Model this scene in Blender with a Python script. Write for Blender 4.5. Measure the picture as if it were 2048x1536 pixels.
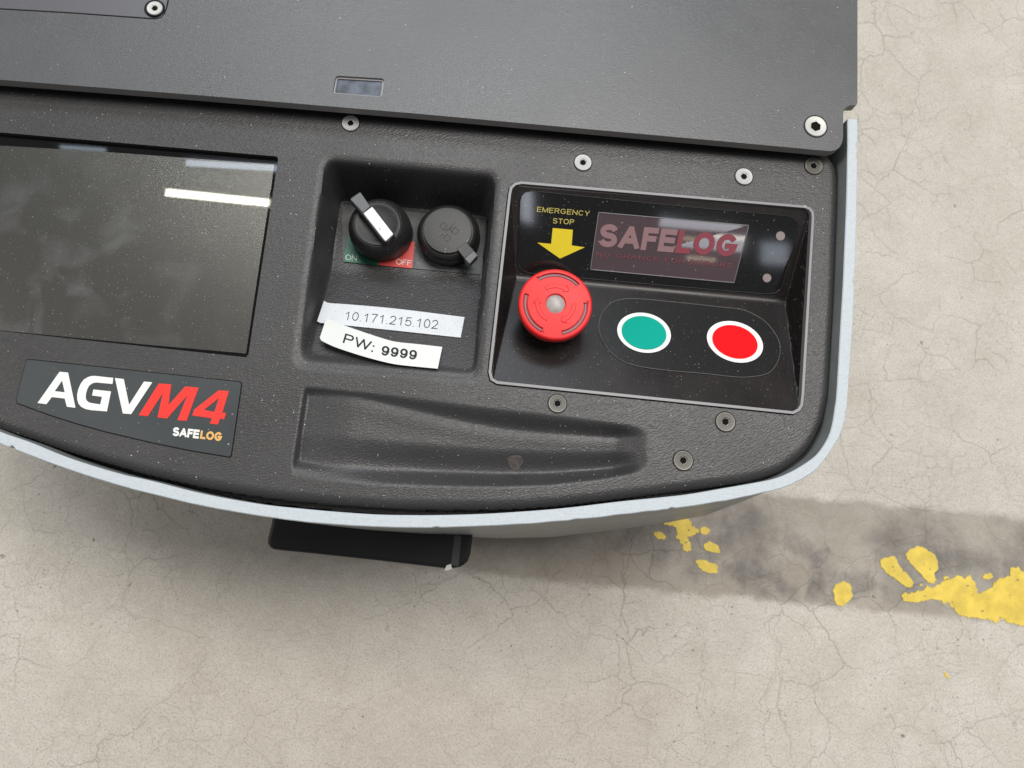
import bpy, bmesh, math, random
import numpy as np
from mathutils import Vector, Matrix
from mathutils.geometry import tessellate_polygon
random.seed(4); rng = np.random.default_rng(4)
sc = bpy.context.scene
for o in list(bpy.data.objects): bpy.data.objects.remove(o)

# ------------------------------------------------------------------ camera
F, NU, NV, HC = 1420.0, 940.0, 1040.0, 0.69        # focal length (px), nadir point (px), camera height (m)
n = np.array([(NU-1024)/F, -(NV-768)/F, -1]); n /= np.linalg.norm(n)
wz = -n; wx = np.array([1, 0, 0])-wz*wz[0]; wx /= np.linalg.norm(wx); wy = np.cross(wz, wx)
R0 = np.array([wx, wy, wz])
def ray(u, v, R):
    return R @ np.array([(u-1024)/F, -(v-768)/F, -1])
def P0(u, v, z, R):
    d = ray(u, v, R); t = (z-HC)/d[2]; return np.array([0, 0, HC])+t*d
a0, b0 = P0(0, 160, .3, R0), P0(1500, 287, .3, R0)
yaw = -math.atan2(b0[1]-a0[1], b0[0]-a0[0]); cy, sy = math.cos(yaw), math.sin(yaw)
RW = np.array([[cy, -sy, 0], [sy, cy, 0], [0, 0, 1]]) @ R0     # cam -> world, vehicle front edge along X
def P(u, v, z): return P0(u, v, z, RW)
cam = bpy.data.cameras.new('camera'); cam.sensor_width = 36; cam.lens = F/2048*36
cam.clip_start = .01; cam.clip_end = 100
co = bpy.data.objects.new('camera', cam); sc.collection.objects.link(co)
m = Matrix([list(r) for r in RW]).to_4x4(); m.translation = (0, 0, HC); co.matrix_world = m
cam.dof.use_dof = True; cam.dof.focus_distance = .41; cam.dof.aperture_fstop = 14
sc.camera = co

# ------------------------------------------------------------------ light
w = bpy.data.worlds.new('World'); sc.world = w; w.use_nodes = True
bg = w.node_tree.nodes['Background']; bg.inputs[0].default_value = (.92, .95, 1, 1); bg.inputs[1].default_value = .16
sc.view_settings.view_transform = 'Standard'; sc.view_settings.look = 'None'
sc.view_settings.exposure = .13; sc.view_settings.gamma = 1
def area(name, loc, target, sx, sy_, rad, col, up=None):
    L = bpy.data.lights.new(name, 'AREA'); L.shape = 'RECTANGLE'; L.size = sx; L.size_y = sy_
    L.energy = rad*math.pi*sx*sy_; L.color = col      # rad = radiance seen in a mirror
    o = bpy.data.objects.new(name, L); sc.collection.objects.link(o); o.location = loc
    d = Vector(target)-Vector(loc); o.rotation_euler = d.to_track_quat('-Z', 'Y').to_euler(); return o
area('hall_skylight', (-.8, 4.6, 5.0), (0, .3, .2), 4.0, 1.7, 6.5, (.84, .92, 1))
area('hall_lamp_row', (1.0, 1.5, 5), (.1, 0, .2), 2.2, 1.5, 15.5, (1, .96, .90))
area('hall_lamp_row', (3.6, 1.0, 4.6), (.1, 0, .2), 1.2, 2.4, 7, (1, .95, .88))
area('hall_lamp_row', (-5.8, .2, 4.6), (0, 0, .2), 1.4, 3.0, 8, (1, .95, .88))
def mirror_lamp(name, pts, zs, nrm, zc, rad, col, shrink=1):
    """ceiling lamp whose mirror image in the plane (height zs at the pixel, normal nrm) covers the pixel quad"""
    N = np.array(nrm, float); N /= np.linalg.norm(N); q = []
    for u, v in pts:
        p = P(u, v, zs); d = p-np.array([0, 0, HC]); d /= np.linalg.norm(d); r = d-2*d.dot(N)*N
        t = (zc-p[2])/r[2]; q.append(p+t*r)
    q = np.array(q); c = q.mean(0); ex = ((q[1]+q[2])-(q[0]+q[3]))/2; ey = ((q[0]+q[1])-(q[2]+q[3]))/2
    L = bpy.data.lights.new(name, 'AREA'); L.shape = 'RECTANGLE'
    L.size = float(np.linalg.norm(ex)); L.size_y = float(np.linalg.norm(ey))*shrink
    L.energy = rad*math.pi*L.size*L.size_y; L.color = col
    o = bpy.data.objects.new(name, L); sc.collection.objects.link(o); o.location = c
    o.rotation_euler = (0, 0, math.atan2(ex[1], ex[0])); return o

# ------------------------------------------------------------------ materials
def mat(name, col=(.5, .5, .5), rough=.5, metal=0., spec=.5, coat=0., coat_rough=.05, dust=0., dust_scale=170., dust_col=(.55, .53, .5),
        bump=None, mottle=0., mottle_scale=8., rough_var=0., alpha=1., dust_size=.085):
    m = bpy.data.materials.new(name); m.use_nodes = True; nt = m.node_tree; b = nt.nodes['Principled BSDF']
    b.inputs['Roughness'].default_value = rough; b.inputs['Metallic'].default_value = metal
    b.inputs['Specular IOR Level'].default_value = spec; b.inputs['Coat Weight'].default_value = coat
    b.inputs['Coat Roughness'].default_value = coat_rough
    tc = nt.nodes.new('ShaderNodeTexCoord'); cs = None
    rgb = nt.nodes.new('ShaderNodeRGB'); rgb.outputs[0].default_value = (*col, 1); cs = rgb.outputs[0]
    def noise(scale, detail=4, rough_=.6, vec=None, dist=0):
        nz = nt.nodes.new('ShaderNodeTexNoise'); nz.inputs['Scale'].default_value = scale
        nz.inputs['Detail'].default_value = detail; nz.inputs['Roughness'].default_value = rough_
        nz.inputs['Distortion'].default_value = dist
        nt.links.new(vec or tc.outputs['Object'], nz.inputs['Vector']); return nz.outputs['Fac']
    def ramp(sock, lo, hi, a=0., b_=1.):
        r = nt.nodes.new('ShaderNodeMapRange'); r.inputs[1].default_value = lo; r.inputs[2].default_value = hi
        r.inputs[3].default_value = a; r.inputs[4].default_value = b_; nt.links.new(sock, r.inputs[0]); return r.outputs[0]
    def math_(op, a, b_=None):
        q = nt.nodes.new('ShaderNodeMath'); q.operation = op
        for i, s in enumerate((a, b_)):
            if s is None: continue
            if isinstance(s, (int, float)): q.inputs[i].default_value = s
            else: nt.links.new(s, q.inputs[i])
        return q.outputs[0]
    def mix(fac, a, b_):
        q = nt.nodes.new('ShaderNodeMix'); q.data_type = 'RGBA'
        if isinstance(fac, (int, float)): q.inputs[0].default_value = fac
        else: nt.links.new(fac, q.inputs[0])
        for i, s in ((6, a), (7, b_)):
            if isinstance(s, tuple): q.inputs[i].default_value = (*s, 1)
            else: nt.links.new(s, q.inputs[i])
        return q.outputs[2]
    if mottle:
        f = ramp(noise(mottle_scale, 5), .3, .7)
        dark = tuple(c*(1-mottle) for c in col); light = tuple(min(1, c*(1+mottle)) for c in col)
        cs = mix(f, dark, light)
    if dust:
        for sc_, amt, sz in ((dust_scale, dust, dust_size), (dust_scale*2.3, dust*.8, dust_size*1.0)):
            v = nt.nodes.new('ShaderNodeTexVoronoi'); v.voronoi_dimensions = '2D'; v.inputs['Scale'].default_value = sc_
            nt.links.new(tc.outputs['Object'], v.inputs['Vector'])
            sx = nt.nodes.new('ShaderNodeSeparateColor'); nt.links.new(v.outputs['Color'], sx.inputs[0])
            thr = math_('MULTIPLY', math_('MAXIMUM', math_('SUBTRACT', sx.outputs[0], 1-amt), 0.), sz/amt*1.5)
            k = ramp(math_('SUBTRACT', thr, v.outputs['Distance']), 0, sz*.35)
            k = math_('MULTIPLY', k, ramp(sx.outputs[1], 0, 1, .25, 1))
            cs = mix(k, cs, dust_col)
    nt.links.new(cs, b.inputs['Base Color'])
    if rough_var:
        nt.links.new(ramp(noise(14, 5), .3, .7, max(.02, rough-rough_var), rough+rough_var), b.inputs['Roughness'])
    if bump:
        kind, scale, strength, dist = bump
        if kind == 'grain':                     # leather-like moulded grain: short wriggling ridges
            mp = nt.nodes.new('ShaderNodeMapping'); mp.inputs['Rotation'].default_value = (0, 0, math.radians(-38))
            mp.inputs['Scale'].default_value = (.42, 1.0, .75)
            nt.links.new(tc.outputs['Object'], mp.inputs['Vector'])
            warp = nt.nodes.new('ShaderNodeTexNoise'); warp.inputs['Scale'].default_value = scale*.28; warp.inputs['Detail'].default_value = 2
            nt.links.new(tc.outputs['Object'], warp.inputs['Vector'])
            sub = nt.nodes.new('ShaderNodeVectorMath'); sub.operation = 'SUBTRACT'; sub.inputs[1].default_value = (.5, .5, .5)
            nt.links.new(warp.outputs['Color'], sub.inputs[0])
            sca = nt.nodes.new('ShaderNodeVectorMath'); sca.operation = 'SCALE'; sca.inputs['Scale'].default_value = 2.6/scale
            nt.links.new(sub.outputs[0], sca.inputs[0])
            add = nt.nodes.new('ShaderNodeVectorMath'); add.operation = 'ADD'
            nt.links.new(mp.outputs[0], add.inputs[0]); nt.links.new(sca.outputs[0], add.inputs[1])
            def wave(rot, sc_, dist_, ds):
                m2 = nt.nodes.new('ShaderNodeMapping'); m2.inputs['Rotation'].default_value = (0, 0, math.radians(rot)); nt.links.new(tc.outputs['Object'], m2.inputs['Vector'])
                wv = nt.nodes.new('ShaderNodeTexWave'); wv.bands_direction = 'Y'; wv.inputs['Scale'].default_value = sc_; wv.inputs['Distortion'].default_value = dist_
                wv.inputs['Detail'].default_value = 1.; wv.inputs['Detail Scale'].default_value = ds; wv.inputs['Detail Roughness'].default_value = .6
                nt.links.new(m2.outputs[0], wv.inputs['Vector']); return wv.outputs['Fac']
            h = math_('ADD', math_('MULTIPLY', wave(-32, scale, 9, 1.5), .65), math_('MULTIPLY', wave(-5, scale*1.17, 10, 1.9), .35))
            h = math_('MULTIPLY', h, ramp(noise(scale*2.2, 2), .3, .6, .35, 1))
        elif kind == 'brush':                   # saw marks across the rim
            mp = nt.nodes.new('ShaderNodeMapping'); mp.inputs['Scale'].default_value = (.15, 1., 1.)
            nt.links.new(tc.outputs['Object'], mp.inputs['Vector']); h = noise(scale, 3, .7, mp.outputs[0])
        else: h = noise(scale, 4, .6)
        bp = nt.nodes.new('ShaderNodeBump'); bp.inputs['Strength'].default_value = strength; bp.inputs['Distance'].default_value = dist
        nt.links.new(h, bp.inputs['Height']); nt.links.new(bp.outputs[0], b.inputs['Normal'])
    m['_'] = 1
    return m
M = {}
M['console'] = mat('console_plastic', (.041, .040, .042), .45, spec=.5, bump=('grain', 172, .58, .00022), dust=.14, dust_scale=330, dust_col=(.75, .73, .7), dust_size=.065, rough_var=.06, mottle=.10, mottle_scale=25)
M['lid'] = mat('lid_plastic', (.082, .084, .090), .38, spec=.55, bump=('grain', 210, .42, .00016), dust=.06, dust_scale=300, dust_size=.06, dust_col=(.7, .7, .7), rough_var=.06, mottle=.08, mottle_scale=14)
M['lid_edge_lit'] = mat('lid_edge_lit', (.29, .275, .26), .5, bump=('n', 900, .3, .0001), dust=.06)  # coloured lighter than the lid to make up for weak light on the edge
M['insert'] = mat('insert_plate', (.10, .10, .115), .35, dust=.04, dust_scale=250)
M['rim'] = mat('rim_aluminium', (.49, .54, .585), .55, metal=.0, spec=.4, bump=('brush', 900, .7, .0003), mottle=.06, mottle_scale=600, dust=.03, dust_scale=500, dust_col=(.2, .2, .2))
M['rim_side'] = mat('rim_side', (.27, .29, .29), .4, spec=.5, mottle=.12, mottle_scale=60)
M['skirt'] = mat('skirt_paint', (.165, .18, .178), .35, spec=.5, mottle=.22, mottle_scale=22)
M['dark'] = mat('dark_inside', (.006, .006, .006), .6, spec=.2)
M['black'] = mat('black_plastic', (.018, .018, .018), .35, dust=.06, mottle=.1)
M['black_soft'] = mat('black_soft', (.020, .020, .021), .38, spec=.5, dust=.08, dust_scale=260, mottle=.1, mottle_scale=60)
M['knob'] = mat('knob_black', (.020, .020, .021), .45, spec=.35, dust=.08, dust_scale=400)
M['cap'] = mat('cap_rubber', (.036, .035, .035), .5, dust=.10, dust_scale=300)
M['grey_tab'] = mat('grey_plastic', (.10, .105, .115), .45, dust=.06, dust_scale=300)
M['white'] = mat('white_plastic', (.72, .75, .77), .35, dust=.02, dust_col=(.05, .05, .05), dust_scale=260)
M['tray'] = mat('tray_gloss', (.017, .014, .014), .30, spec=.28, dust=.34, dust_scale=460, dust_col=(.30, .24, .22), rough_var=.06, mottle=.4, mottle_scale=20)
M['key_film'] = mat('key_film', (.015, .0145, .0145), .26, spec=.28, dust=.2, dust_scale=420, dust_col=(.3, .27, .25))
M['film'] = mat('film_gloss', (.009, .009, .0095), .06, spec=.5, dust=.16, dust_scale=380, dust_col=(.3, .27, .25))
M['bezel'] = mat('bezel', (.20, .20, .215), .38, dust=.03)
M['line'] = mat('film_edge', (.09, .09, .09), .4)
M['line_dark'] = mat('film_edge_dark', (.004, .004, .004), .4)
M['red'] = mat('button_red', (.70, .018, .020), .45, spec=.35, dust=.12, dust_scale=420, dust_col=(.22, .02, .02), bump=('n', 1500, .15, .0001), rough_var=.08)
M['slot'] = mat('slot_lens', (.21, .12, .135), .35)
M['lens'] = mat('button_lens', (.32, .29, .28), .35, mottle=.2, mottle_scale=300)
M['yellow'] = mat('print_yellow', (.72, .56, .02), .4, dust=.04)
M['yellow_dull'] = mat('print_dull_yellow', (.55, .47, .12), .45)
M['collar'] = mat('collar_yellow', (.42, .33, .04), .45, mottle=.4, mottle_scale=90)
M['pw'] = mat('print_white', (.78, .80, .78), .4, dust=.03, dust_col=(.3, .3, .3))
M['pgreen'] = mat('disc_green', (.0, .33, .255), .6, spec=.12)
M['pred'] = mat('disc_red', (.80, .004, .008), .6, spec=.12)
M['lgreen'] = mat('label_green', (.03, .17, .10), .45, dust=.1, dust_scale=300)
M['lred'] = mat('label_red', (.62, .07, .06), .45, dust=.1, dust_scale=300)
M['plate'] = mat('switch_plate', (.075, .078, .08), .5, mottle=.45, mottle_scale=70, dust=.2, dust_scale=360)
M['badge'] = mat('badge_film', (.043, .050, .055), .38, dust=.06, dust_scale=220, rough_var=.06, mottle=.08, mottle_scale=40)
M['logo_red'] = mat('logo_red', (.78, .040, .032), .45, spec=.3, dust=.04, dust_scale=400, dust_col=(.3, .3, .3))
M['orange'] = mat('print_orange', (.72, .42, .13), .4)
M['window'] = mat('logo_window', (.075, .052, .060), .035, spec=.5, dust=.12, dust_scale=380)
M['window_edge'] = mat('window_edge', (.16, .15, .16), .35)
M['pinkish'] = mat('print_pink', (.26, .155, .165), .3)
M['mauve'] = mat('print_mauve_red', (.24, .05, .07), .3)
M['mauve2'] = mat('print_mauve_dim', (.19, .052, .065), .3)
M['led'] = mat('led_lens', (.30, .25, .25), .3)
M['paper1'] = mat('paper_dirty', (.64, .67, .71), .5, dust=.5, dust_scale=700, dust_col=(.16, .16, .18), mottle=.05, mottle_scale=60, dust_size=.14)
M['paper2'] = mat('paper_clean', (.72, .74, .73), .5, dust=.04, dust_scale=300, dust_col=(.3, .3, .3), mottle=.03, mottle_scale=40)
M['ink'] = mat('ink', (.02, .02, .024), .4)
M['ink_grey'] = mat('ink_grey', (.05, .05, .058), .4)
M['steel'] = mat('screw_steel', (.38, .38, .395), .45, metal=.1, mottle=.08, mottle_scale=900)
M['steel_bright'] = mat('screw_bright', (.52, .515, .50), .4, metal=.1, mottle=.06, mottle_scale=900)
M['steel_dark'] = mat('screw_dark', (.085, .080, .070), .45, metal=.1, mottle=.25, mottle_scale=900)
M['steel_edge'] = mat('screw_edge', (.25, .235, .21), .4, metal=.2)
M['socket'] = mat('socket_dark', (.003, .003, .003), .7, spec=.1)
M['glass_border'] = mat('glass_border', (.004, .004, .004), .03, spec=.5)
M['scuff'] = mat('scuff', (.075, .066, .062), .8, mottle=.5, mottle_scale=500)
M['clear'] = mat('sensor_window', (.07, .085, .115), .4, spec=.35, mottle=.6, mottle_scale=150, dust=.1, dust_scale=300)
M['clear_rim'] = mat('sensor_rim', (.26, .26, .27), .3)
M['housing'] = mat('housing_black', (.009, .009, .010), .5, spec=.3, mottle=.2, mottle_scale=30)
M['housing_strip'] = mat('housing_strip', (.045, .045, .05), .4)
M['paint'] = mat('floor_yellow', (.70, .52, .08), .6, mottle=.2, mottle_scale=60, dust=.35, dust_scale=420, dust_col=(.26, .20, .08), bump=('n', 500, .35, .0004))

# screen: black LCD under a dusty, smeared cover glass
def screen_mat():
    m = mat('screen_glass', (.034, .033, .029), .27, spec=1.0, coat=.9, coat_rough=.012, dust=.35, dust_scale=420, dust_col=(.30, .30, .27))
    nt = m.node_tree; b = nt.nodes['Principled BSDF']
    src = b.inputs['Base Color'].links[0].from_socket
    tc = nt.nodes['Texture Coordinate']
    v = nt.nodes.new('ShaderNodeTexNoise'); v.inputs['Scale'].default_value = 48; v.inputs['Detail'].default_value = 5; v.inputs['Distortion'].default_value = .5
    nt.links.new(tc.outputs['Object'], v.inputs['Vector'])
    r = nt.nodes.new('ShaderNodeMapRange'); r.inputs[1].default_value = .47; r.inputs[2].default_value = .75; r.inputs[4].default_value = .42
    nt.links.new(v.outputs['Fac'], r.inputs[0])
    c = P(210, 545, .285)
    d = nt.nodes.new('ShaderNodeVectorMath'); d.operation = 'DISTANCE'; d.inputs[1].default_value = (c[0]-.02, c[1]-.01, .285)
    nt.links.new(tc.outputs['Object'], d.inputs[0])
    g = nt.nodes.new('ShaderNodeMapRange'); g.inputs[1].default_value = .11; g.inputs[2].default_value = .03; nt.links.new(d.outputs['Value'], g.inputs[0])
    mu = nt.nodes.new('ShaderNodeMath'); mu.operation = 'MULTIPLY'; nt.links.new(r.outputs[0], mu.inputs[0]); nt.links.new(g.outputs[0], mu.inputs[1])
    q = nt.nodes.new('ShaderNodeMix'); q.data_type = 'RGBA'; nt.links.new(mu.outputs[0], q.inputs[0]); nt.links.new(src, q.inputs[6]); q.inputs[7].default_value = (.16, .16, .165, 1)
    nt.links.new(q.outputs[2], b.inputs['Base Color'])
    return m
M['screen'] = screen_mat()

# floor: cracked, stained, polished concrete with the dirty trace of a removed lane line
def floor_mat():
    m = bpy.data.materials.new('floor_concrete'); m.use_nodes = True; nt = m.node_tree; b = nt.nodes['Principled BSDF']; L = nt.links.new
    tc = nt.nodes.new('ShaderNodeTexCoord'); V = tc.outputs['Object']
    def N_(scale, detail=5, rough=.6, dist=0, vec=None):
        q = nt.nodes.new('ShaderNodeTexNoise'); q.inputs['Scale'].default_value = scale; q.inputs['Detail'].default_value = detail
        q.inputs['Roughness'].default_value = rough; q.inputs['Distortion'].default_value = dist; L(vec or V, q.inputs['Vector']); return q
    def R_(s, lo, hi, a=0., c=1., smooth=False):
        q = nt.nodes.new('ShaderNodeMapRange'); q.inputs[1].default_value = lo; q.inputs[2].default_value = hi; q.inputs[3].default_value = a; q.inputs[4].default_value = c
        if smooth: q.interpolation_type = 'SMOOTHSTEP'
        L(s, q.inputs[0]); return q.outputs[0]
    def Mt(op, a, c=None):
        q = nt.nodes.new('ShaderNodeMath'); q.operation = op
        for i, s in enumerate((a, c)):
            if s is None: continue
            if isinstance(s, (int, float)): q.inputs[i].default_value = s
            else: L(s, q.inputs[i])
        return q.outputs[0]
    def X(f, a, c):
        q = nt.nodes.new('ShaderNodeMix'); q.data_type = 'RGBA'
        if isinstance(f, (int, float)): q.inputs[0].default_value = f
        else: L(f, q.inputs[0])
        for i, s in ((6, a), (7, c)):
            if isinstance(s, tuple): q.inputs[i].default_value = (*s, 1)
            else: L(s, q.inputs[i])
        return q.outputs[2]
    col = X(R_(N_(5, 4).outputs['Fac'], .35, .65), (.535, .50, .448), (.61, .578, .528))
    col = X(R_(N_(22, 6, .65).outputs['Fac'], .35, .7, 0, .6), col, (.43, .395, .34))
    col = X(R_(N_(150, 5, .75).outputs['Fac'], .46, .70, 0, .6), col, (.64, .60, .54))
    col = X(R_(N_(620, 3, .75).outputs['Fac'], .50, .66, 0, .75), col, (.28, .25, .21))
    # crazing cracks
    warp = N_(16, 4, .6); sub = nt.nodes.new('ShaderNodeVectorMath'); sub.operation = 'SUBTRACT'; sub.inputs[1].default_value = (.5, .5, .5); L(warp.outputs['Color'], sub.inputs[0])
    s2 = nt.nodes.new('ShaderNodeVectorMath'); s2.operation = 'SCALE'; s2.inputs['Scale'].default_value = .05; L(sub.outputs[0], s2.inputs[0])
    ad = nt.nodes.new('ShaderNodeVectorMath'); L(V, ad.inputs[0]); L(s2.outputs[0], ad.inputs[1])
    def cracks(scale, wdt, off, lo, hi, ms):
        o = nt.nodes.new('ShaderNodeVectorMath'); o.inputs[1].default_value = (off, off*1.7, 0); L(ad.outputs[0], o.inputs[0])
        v = nt.nodes.new('ShaderNodeTexVoronoi'); v.feature = 'DISTANCE_TO_EDGE'; v.voronoi_dimensions = '2D'; v.inputs['Scale'].default_value = scale; L(o.outputs[0], v.inputs['Vector'])
        k = R_(v.outputs['Distance'], 0, wdt*scale, 1, 0)
        msk = R_(N_(ms, 3).outputs['Fac'], lo, hi)
        return Mt('MULTIPLY', k, msk)
    c1 = cracks(17, .0008, 0, .42, .62, 8); c3 = cracks(52, .00035, 5.1, .46, .62, 12); c2 = cracks(27, .0006, 3.3, .46, .64, 9)
    ck = Mt('MAXIMUM', Mt('MAXIMUM', Mt('MULTIPLY', c1, .40), Mt('MULTIPLY', c2, .38)), Mt('MULTIPLY', c3, .26))
    col = X(ck, col, (.17, .15, .125))
    # pits
    v = nt.nodes.new('ShaderNodeTexVoronoi'); v.inputs['Scale'].default_value = 60; L(ad.outputs[0], v.inputs['Vector'])
    sx = nt.nodes.new('ShaderNodeSeparateColor'); L(v.outputs['Color'], sx.inputs[0])
    th = Mt('MULTIPLY', Mt('MAXIMUM', Mt('SUBTRACT', sx.outputs[0], .88), 0), 1.0)
    pit = R_(Mt('SUBTRACT', th, v.outputs['Distance']), -.01, .05)
    col = X(Mt('MULTIPLY', pit, .7), col, (.13, .115, .10))
    v3 = nt.nodes.new('ShaderNodeTexVoronoi'); v3.inputs['Scale'].default_value = 240; L(V, v3.inputs['Vector'])
    sx3 = nt.nodes.new('ShaderNodeSeparateColor'); L(v3.outputs['Color'], sx3.inputs[0])
    fp = R_(Mt('SUBTRACT', Mt('MULTIPLY', Mt('MAXIMUM', Mt('SUBTRACT', sx3.outputs[0], .7), 0), .9), v3.outputs['Distance']), -.02, .08)
    col = X(Mt('MULTIPLY', fp, R_(N_(6, 3).outputs['Fac'], .42, .62, .15, .85)), col, (.2, .175, .15))
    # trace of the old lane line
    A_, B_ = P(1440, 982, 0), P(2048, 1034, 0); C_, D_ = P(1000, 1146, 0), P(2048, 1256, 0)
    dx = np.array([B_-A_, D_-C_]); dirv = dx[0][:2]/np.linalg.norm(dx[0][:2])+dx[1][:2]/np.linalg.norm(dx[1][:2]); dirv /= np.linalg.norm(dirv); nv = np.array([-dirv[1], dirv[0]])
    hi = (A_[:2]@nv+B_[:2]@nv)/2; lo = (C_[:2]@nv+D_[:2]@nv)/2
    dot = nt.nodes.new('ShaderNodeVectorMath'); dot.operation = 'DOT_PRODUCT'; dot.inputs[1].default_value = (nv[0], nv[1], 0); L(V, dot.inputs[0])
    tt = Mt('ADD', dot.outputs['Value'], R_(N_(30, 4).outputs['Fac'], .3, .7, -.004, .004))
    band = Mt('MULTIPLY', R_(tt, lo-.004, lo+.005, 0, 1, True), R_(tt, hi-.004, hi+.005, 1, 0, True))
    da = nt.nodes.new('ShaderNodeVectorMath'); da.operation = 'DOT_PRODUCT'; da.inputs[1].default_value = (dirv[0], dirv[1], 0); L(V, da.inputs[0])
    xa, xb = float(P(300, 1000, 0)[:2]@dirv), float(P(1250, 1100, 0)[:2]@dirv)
    band = Mt('MULTIPLY', band, R_(da.outputs['Value'], xa, xb, .25, 1, True))  # lane trace kept faint at left, standing in for the vehicle's soft shadow
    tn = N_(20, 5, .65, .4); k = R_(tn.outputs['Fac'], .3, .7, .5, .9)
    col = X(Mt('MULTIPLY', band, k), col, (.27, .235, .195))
    wv = nt.nodes.new('ShaderNodeTexNoise'); wv.inputs['Scale'].default_value = 24; wv.inputs['Detail'].default_value = 5; L(V, wv.inputs['Vector'])
    ws = nt.nodes.new('ShaderNodeVectorMath'); ws.operation = 'SUBTRACT'; ws.inputs[1].default_value = (.5, .5, .5); L(wv.outputs['Color'], ws.inputs[0])
    wc = nt.nodes.new('ShaderNodeVectorMath'); wc.operation = 'SCALE'; wc.inputs['Scale'].default_value = .09; L(ws.outputs[0], wc.inputs[0])
    wa = nt.nodes.new('ShaderNodeVectorMath'); L(V, wa.inputs[0]); L(wc.outputs[0], wa.inputs[1])
    sm = None
    for u_, v_, r_, k_ in ((1340, 1065, .045, .8), (1400, 1120, .035, .6), (1480, 1050, .050, .75), (1500, 1150, .030, .7), (1530, 1190, .022, .8), (1630, 1130, .020, .75), (1640, 1190, .022, .8), (1600, 1095, .02, .6), (1700, 1170, .025, .6), (1780, 1095, .030, .6), (1830, 1110, .050, .7), (1900, 1125, .035, .7), (1960, 1130, .03, .6), (2040, 1110, .03, .6), (1790, 1190, .03, .6)):
        c_ = P(u_, v_, 0); d_ = nt.nodes.new('ShaderNodeVectorMath'); d_.operation = 'DISTANCE'; d_.inputs[1].default_value = (c_[0], c_[1], 0); L(wa.outputs[0], d_.inputs[0])
        q_ = R_(d_.outputs['Value'], r_*.35, r_*1.15, k_, 0, True); sm = q_ if sm is None else Mt('MAXIMUM', sm, q_)
    smear = Mt('MULTIPLY', Mt('MULTIPLY', sm, R_(N_(45, 5, .7).outputs['Fac'], .35, .6, .35, 1)), R_(tt, lo-.006, lo+.012, 0, 1, True))
    col = X(smear, col, (.115, .107, .104))
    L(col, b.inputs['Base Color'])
    L(R_(N_(25, 5).outputs['Fac'], .3, .7, .42, .62), b.inputs['Roughness']); b.inputs['Specular IOR Level'].default_value = .35
    h = Mt('SUBTRACT', Mt('ADD', Mt('MULTIPLY', N_(200, 5, .7).outputs['Fac'], .5), Mt('MULTIPLY', N_(28, 4).outputs['Fac'], 1.5)), Mt('ADD', Mt('MULTIPLY', ck, 1.2), Mt('MULTIPLY', pit, 1.)))
    bp = nt.nodes.new('ShaderNodeBump'); bp.inputs['Strength'].default_value = .6; bp.inputs['Distance'].default_value = .0015; L(h, bp.inputs['Height']); L(bp.outputs[0], b.inputs['Normal'])
    return m
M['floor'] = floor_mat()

# ------------------------------------------------------------------ mesh helpers
def link(name, me, mats, parent=None, smooth=False, sharp=None):
    for q in (mats if isinstance(mats, (list, tuple)) else [mats]): me.materials.append(M[q])
    if smooth:
        me.shade_smooth() if hasattr(me, 'shade_smooth') else None
        if sharp: me.set_sharp_from_angle(angle=math.radians(sharp))
    o = bpy.data.objects.new(name, me); sc.collection.objects.link(o)
    if parent is not None: setpar(o, parent)
    return o
def wm(o):                      # world matrix without a depsgraph update
    m = Matrix.LocRotScale(o.location, o.rotation_euler, o.scale)
    return (wm(o.parent) @ o.matrix_parent_inverse @ m) if o.parent else m
def setpar(o, parent):
    o.parent = parent; o.matrix_parent_inverse = wm(parent).inverted()
def empty(name, loc, parent=None, rz=0):
    o = bpy.data.objects.new(name, None); sc.collection.objects.link(o); o.empty_display_size = .02; o.location = loc; o.rotation_euler[2] = rz
    if parent: setpar(o, parent)
    return o
def tag(o, label=None, cat=None, group=None, kind=None):
    for k, v in (('label', label), ('category', cat), ('group', group), ('kind', kind)):
        if v: o[k] = v
    return o
def from_bm(name, bm, mats, parent=None, smooth=False, sharp=None):
    me = bpy.data.meshes.new(name); bmesh.ops.recalc_face_normals(bm, faces=bm.faces); bm.to_mesh(me); bm.free()
    return link(name, me, mats, parent, smooth, sharp)
def smooth_closed(p, n=4):
    """Catmull-Rom through the closed list of 2D points"""
    p = np.array(p, float); out = []; k = len(p)
    for i in range(k):
        a, b, c, d = p[i-1], p[i], p[(i+1) % k], p[(i+2) % k]
        for j in range(n):
            t = j/n; out.append(.5*((2*b)+(-a+c)*t+(2*a-5*b+4*c-d)*t*t+(-a+3*b-3*c+d)*t**3))
    return np.array(out)
def smooth_open(p, n=4):
    p = np.array(p, float); out = []; k = len(p)
    for i in range(k-1):
        a = p[i-1] if i else 2*p[0]-p[1]; b, c = p[i], p[i+1]; d = p[i+2] if i+2 < k else 2*p[-1]-p[-2]
        for j in range(n):
            t = j/n; out.append(.5*((2*b)+(-a+c)*t+(2*a-5*b+4*c-d)*t*t+(-a+3*b-3*c+d)*t**3))
    out.append(p[-1]); return np.array(out)
def rounded(p, r, n=6):
    p = [np.array(q, float) for q in p]; out = []; k = len(p)
    for i in range(k):
        a, b, c = p[i-1], p[i], p[(i+1) % k]; rr = r[i] if isinstance(r, (list, tuple)) else r
        if rr <= 0: out.append(b); continue
        u = (a-b)/np.linalg.norm(a-b); v = (c-b)/np.linalg.norm(c-b)
        s, e = b+u*rr, b+v*rr
        for j in range(n+1):
            t = j/n; out.append((1-t)**2*s+2*t*(1-t)*b+t*t*e)
    return np.array(out)
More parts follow.
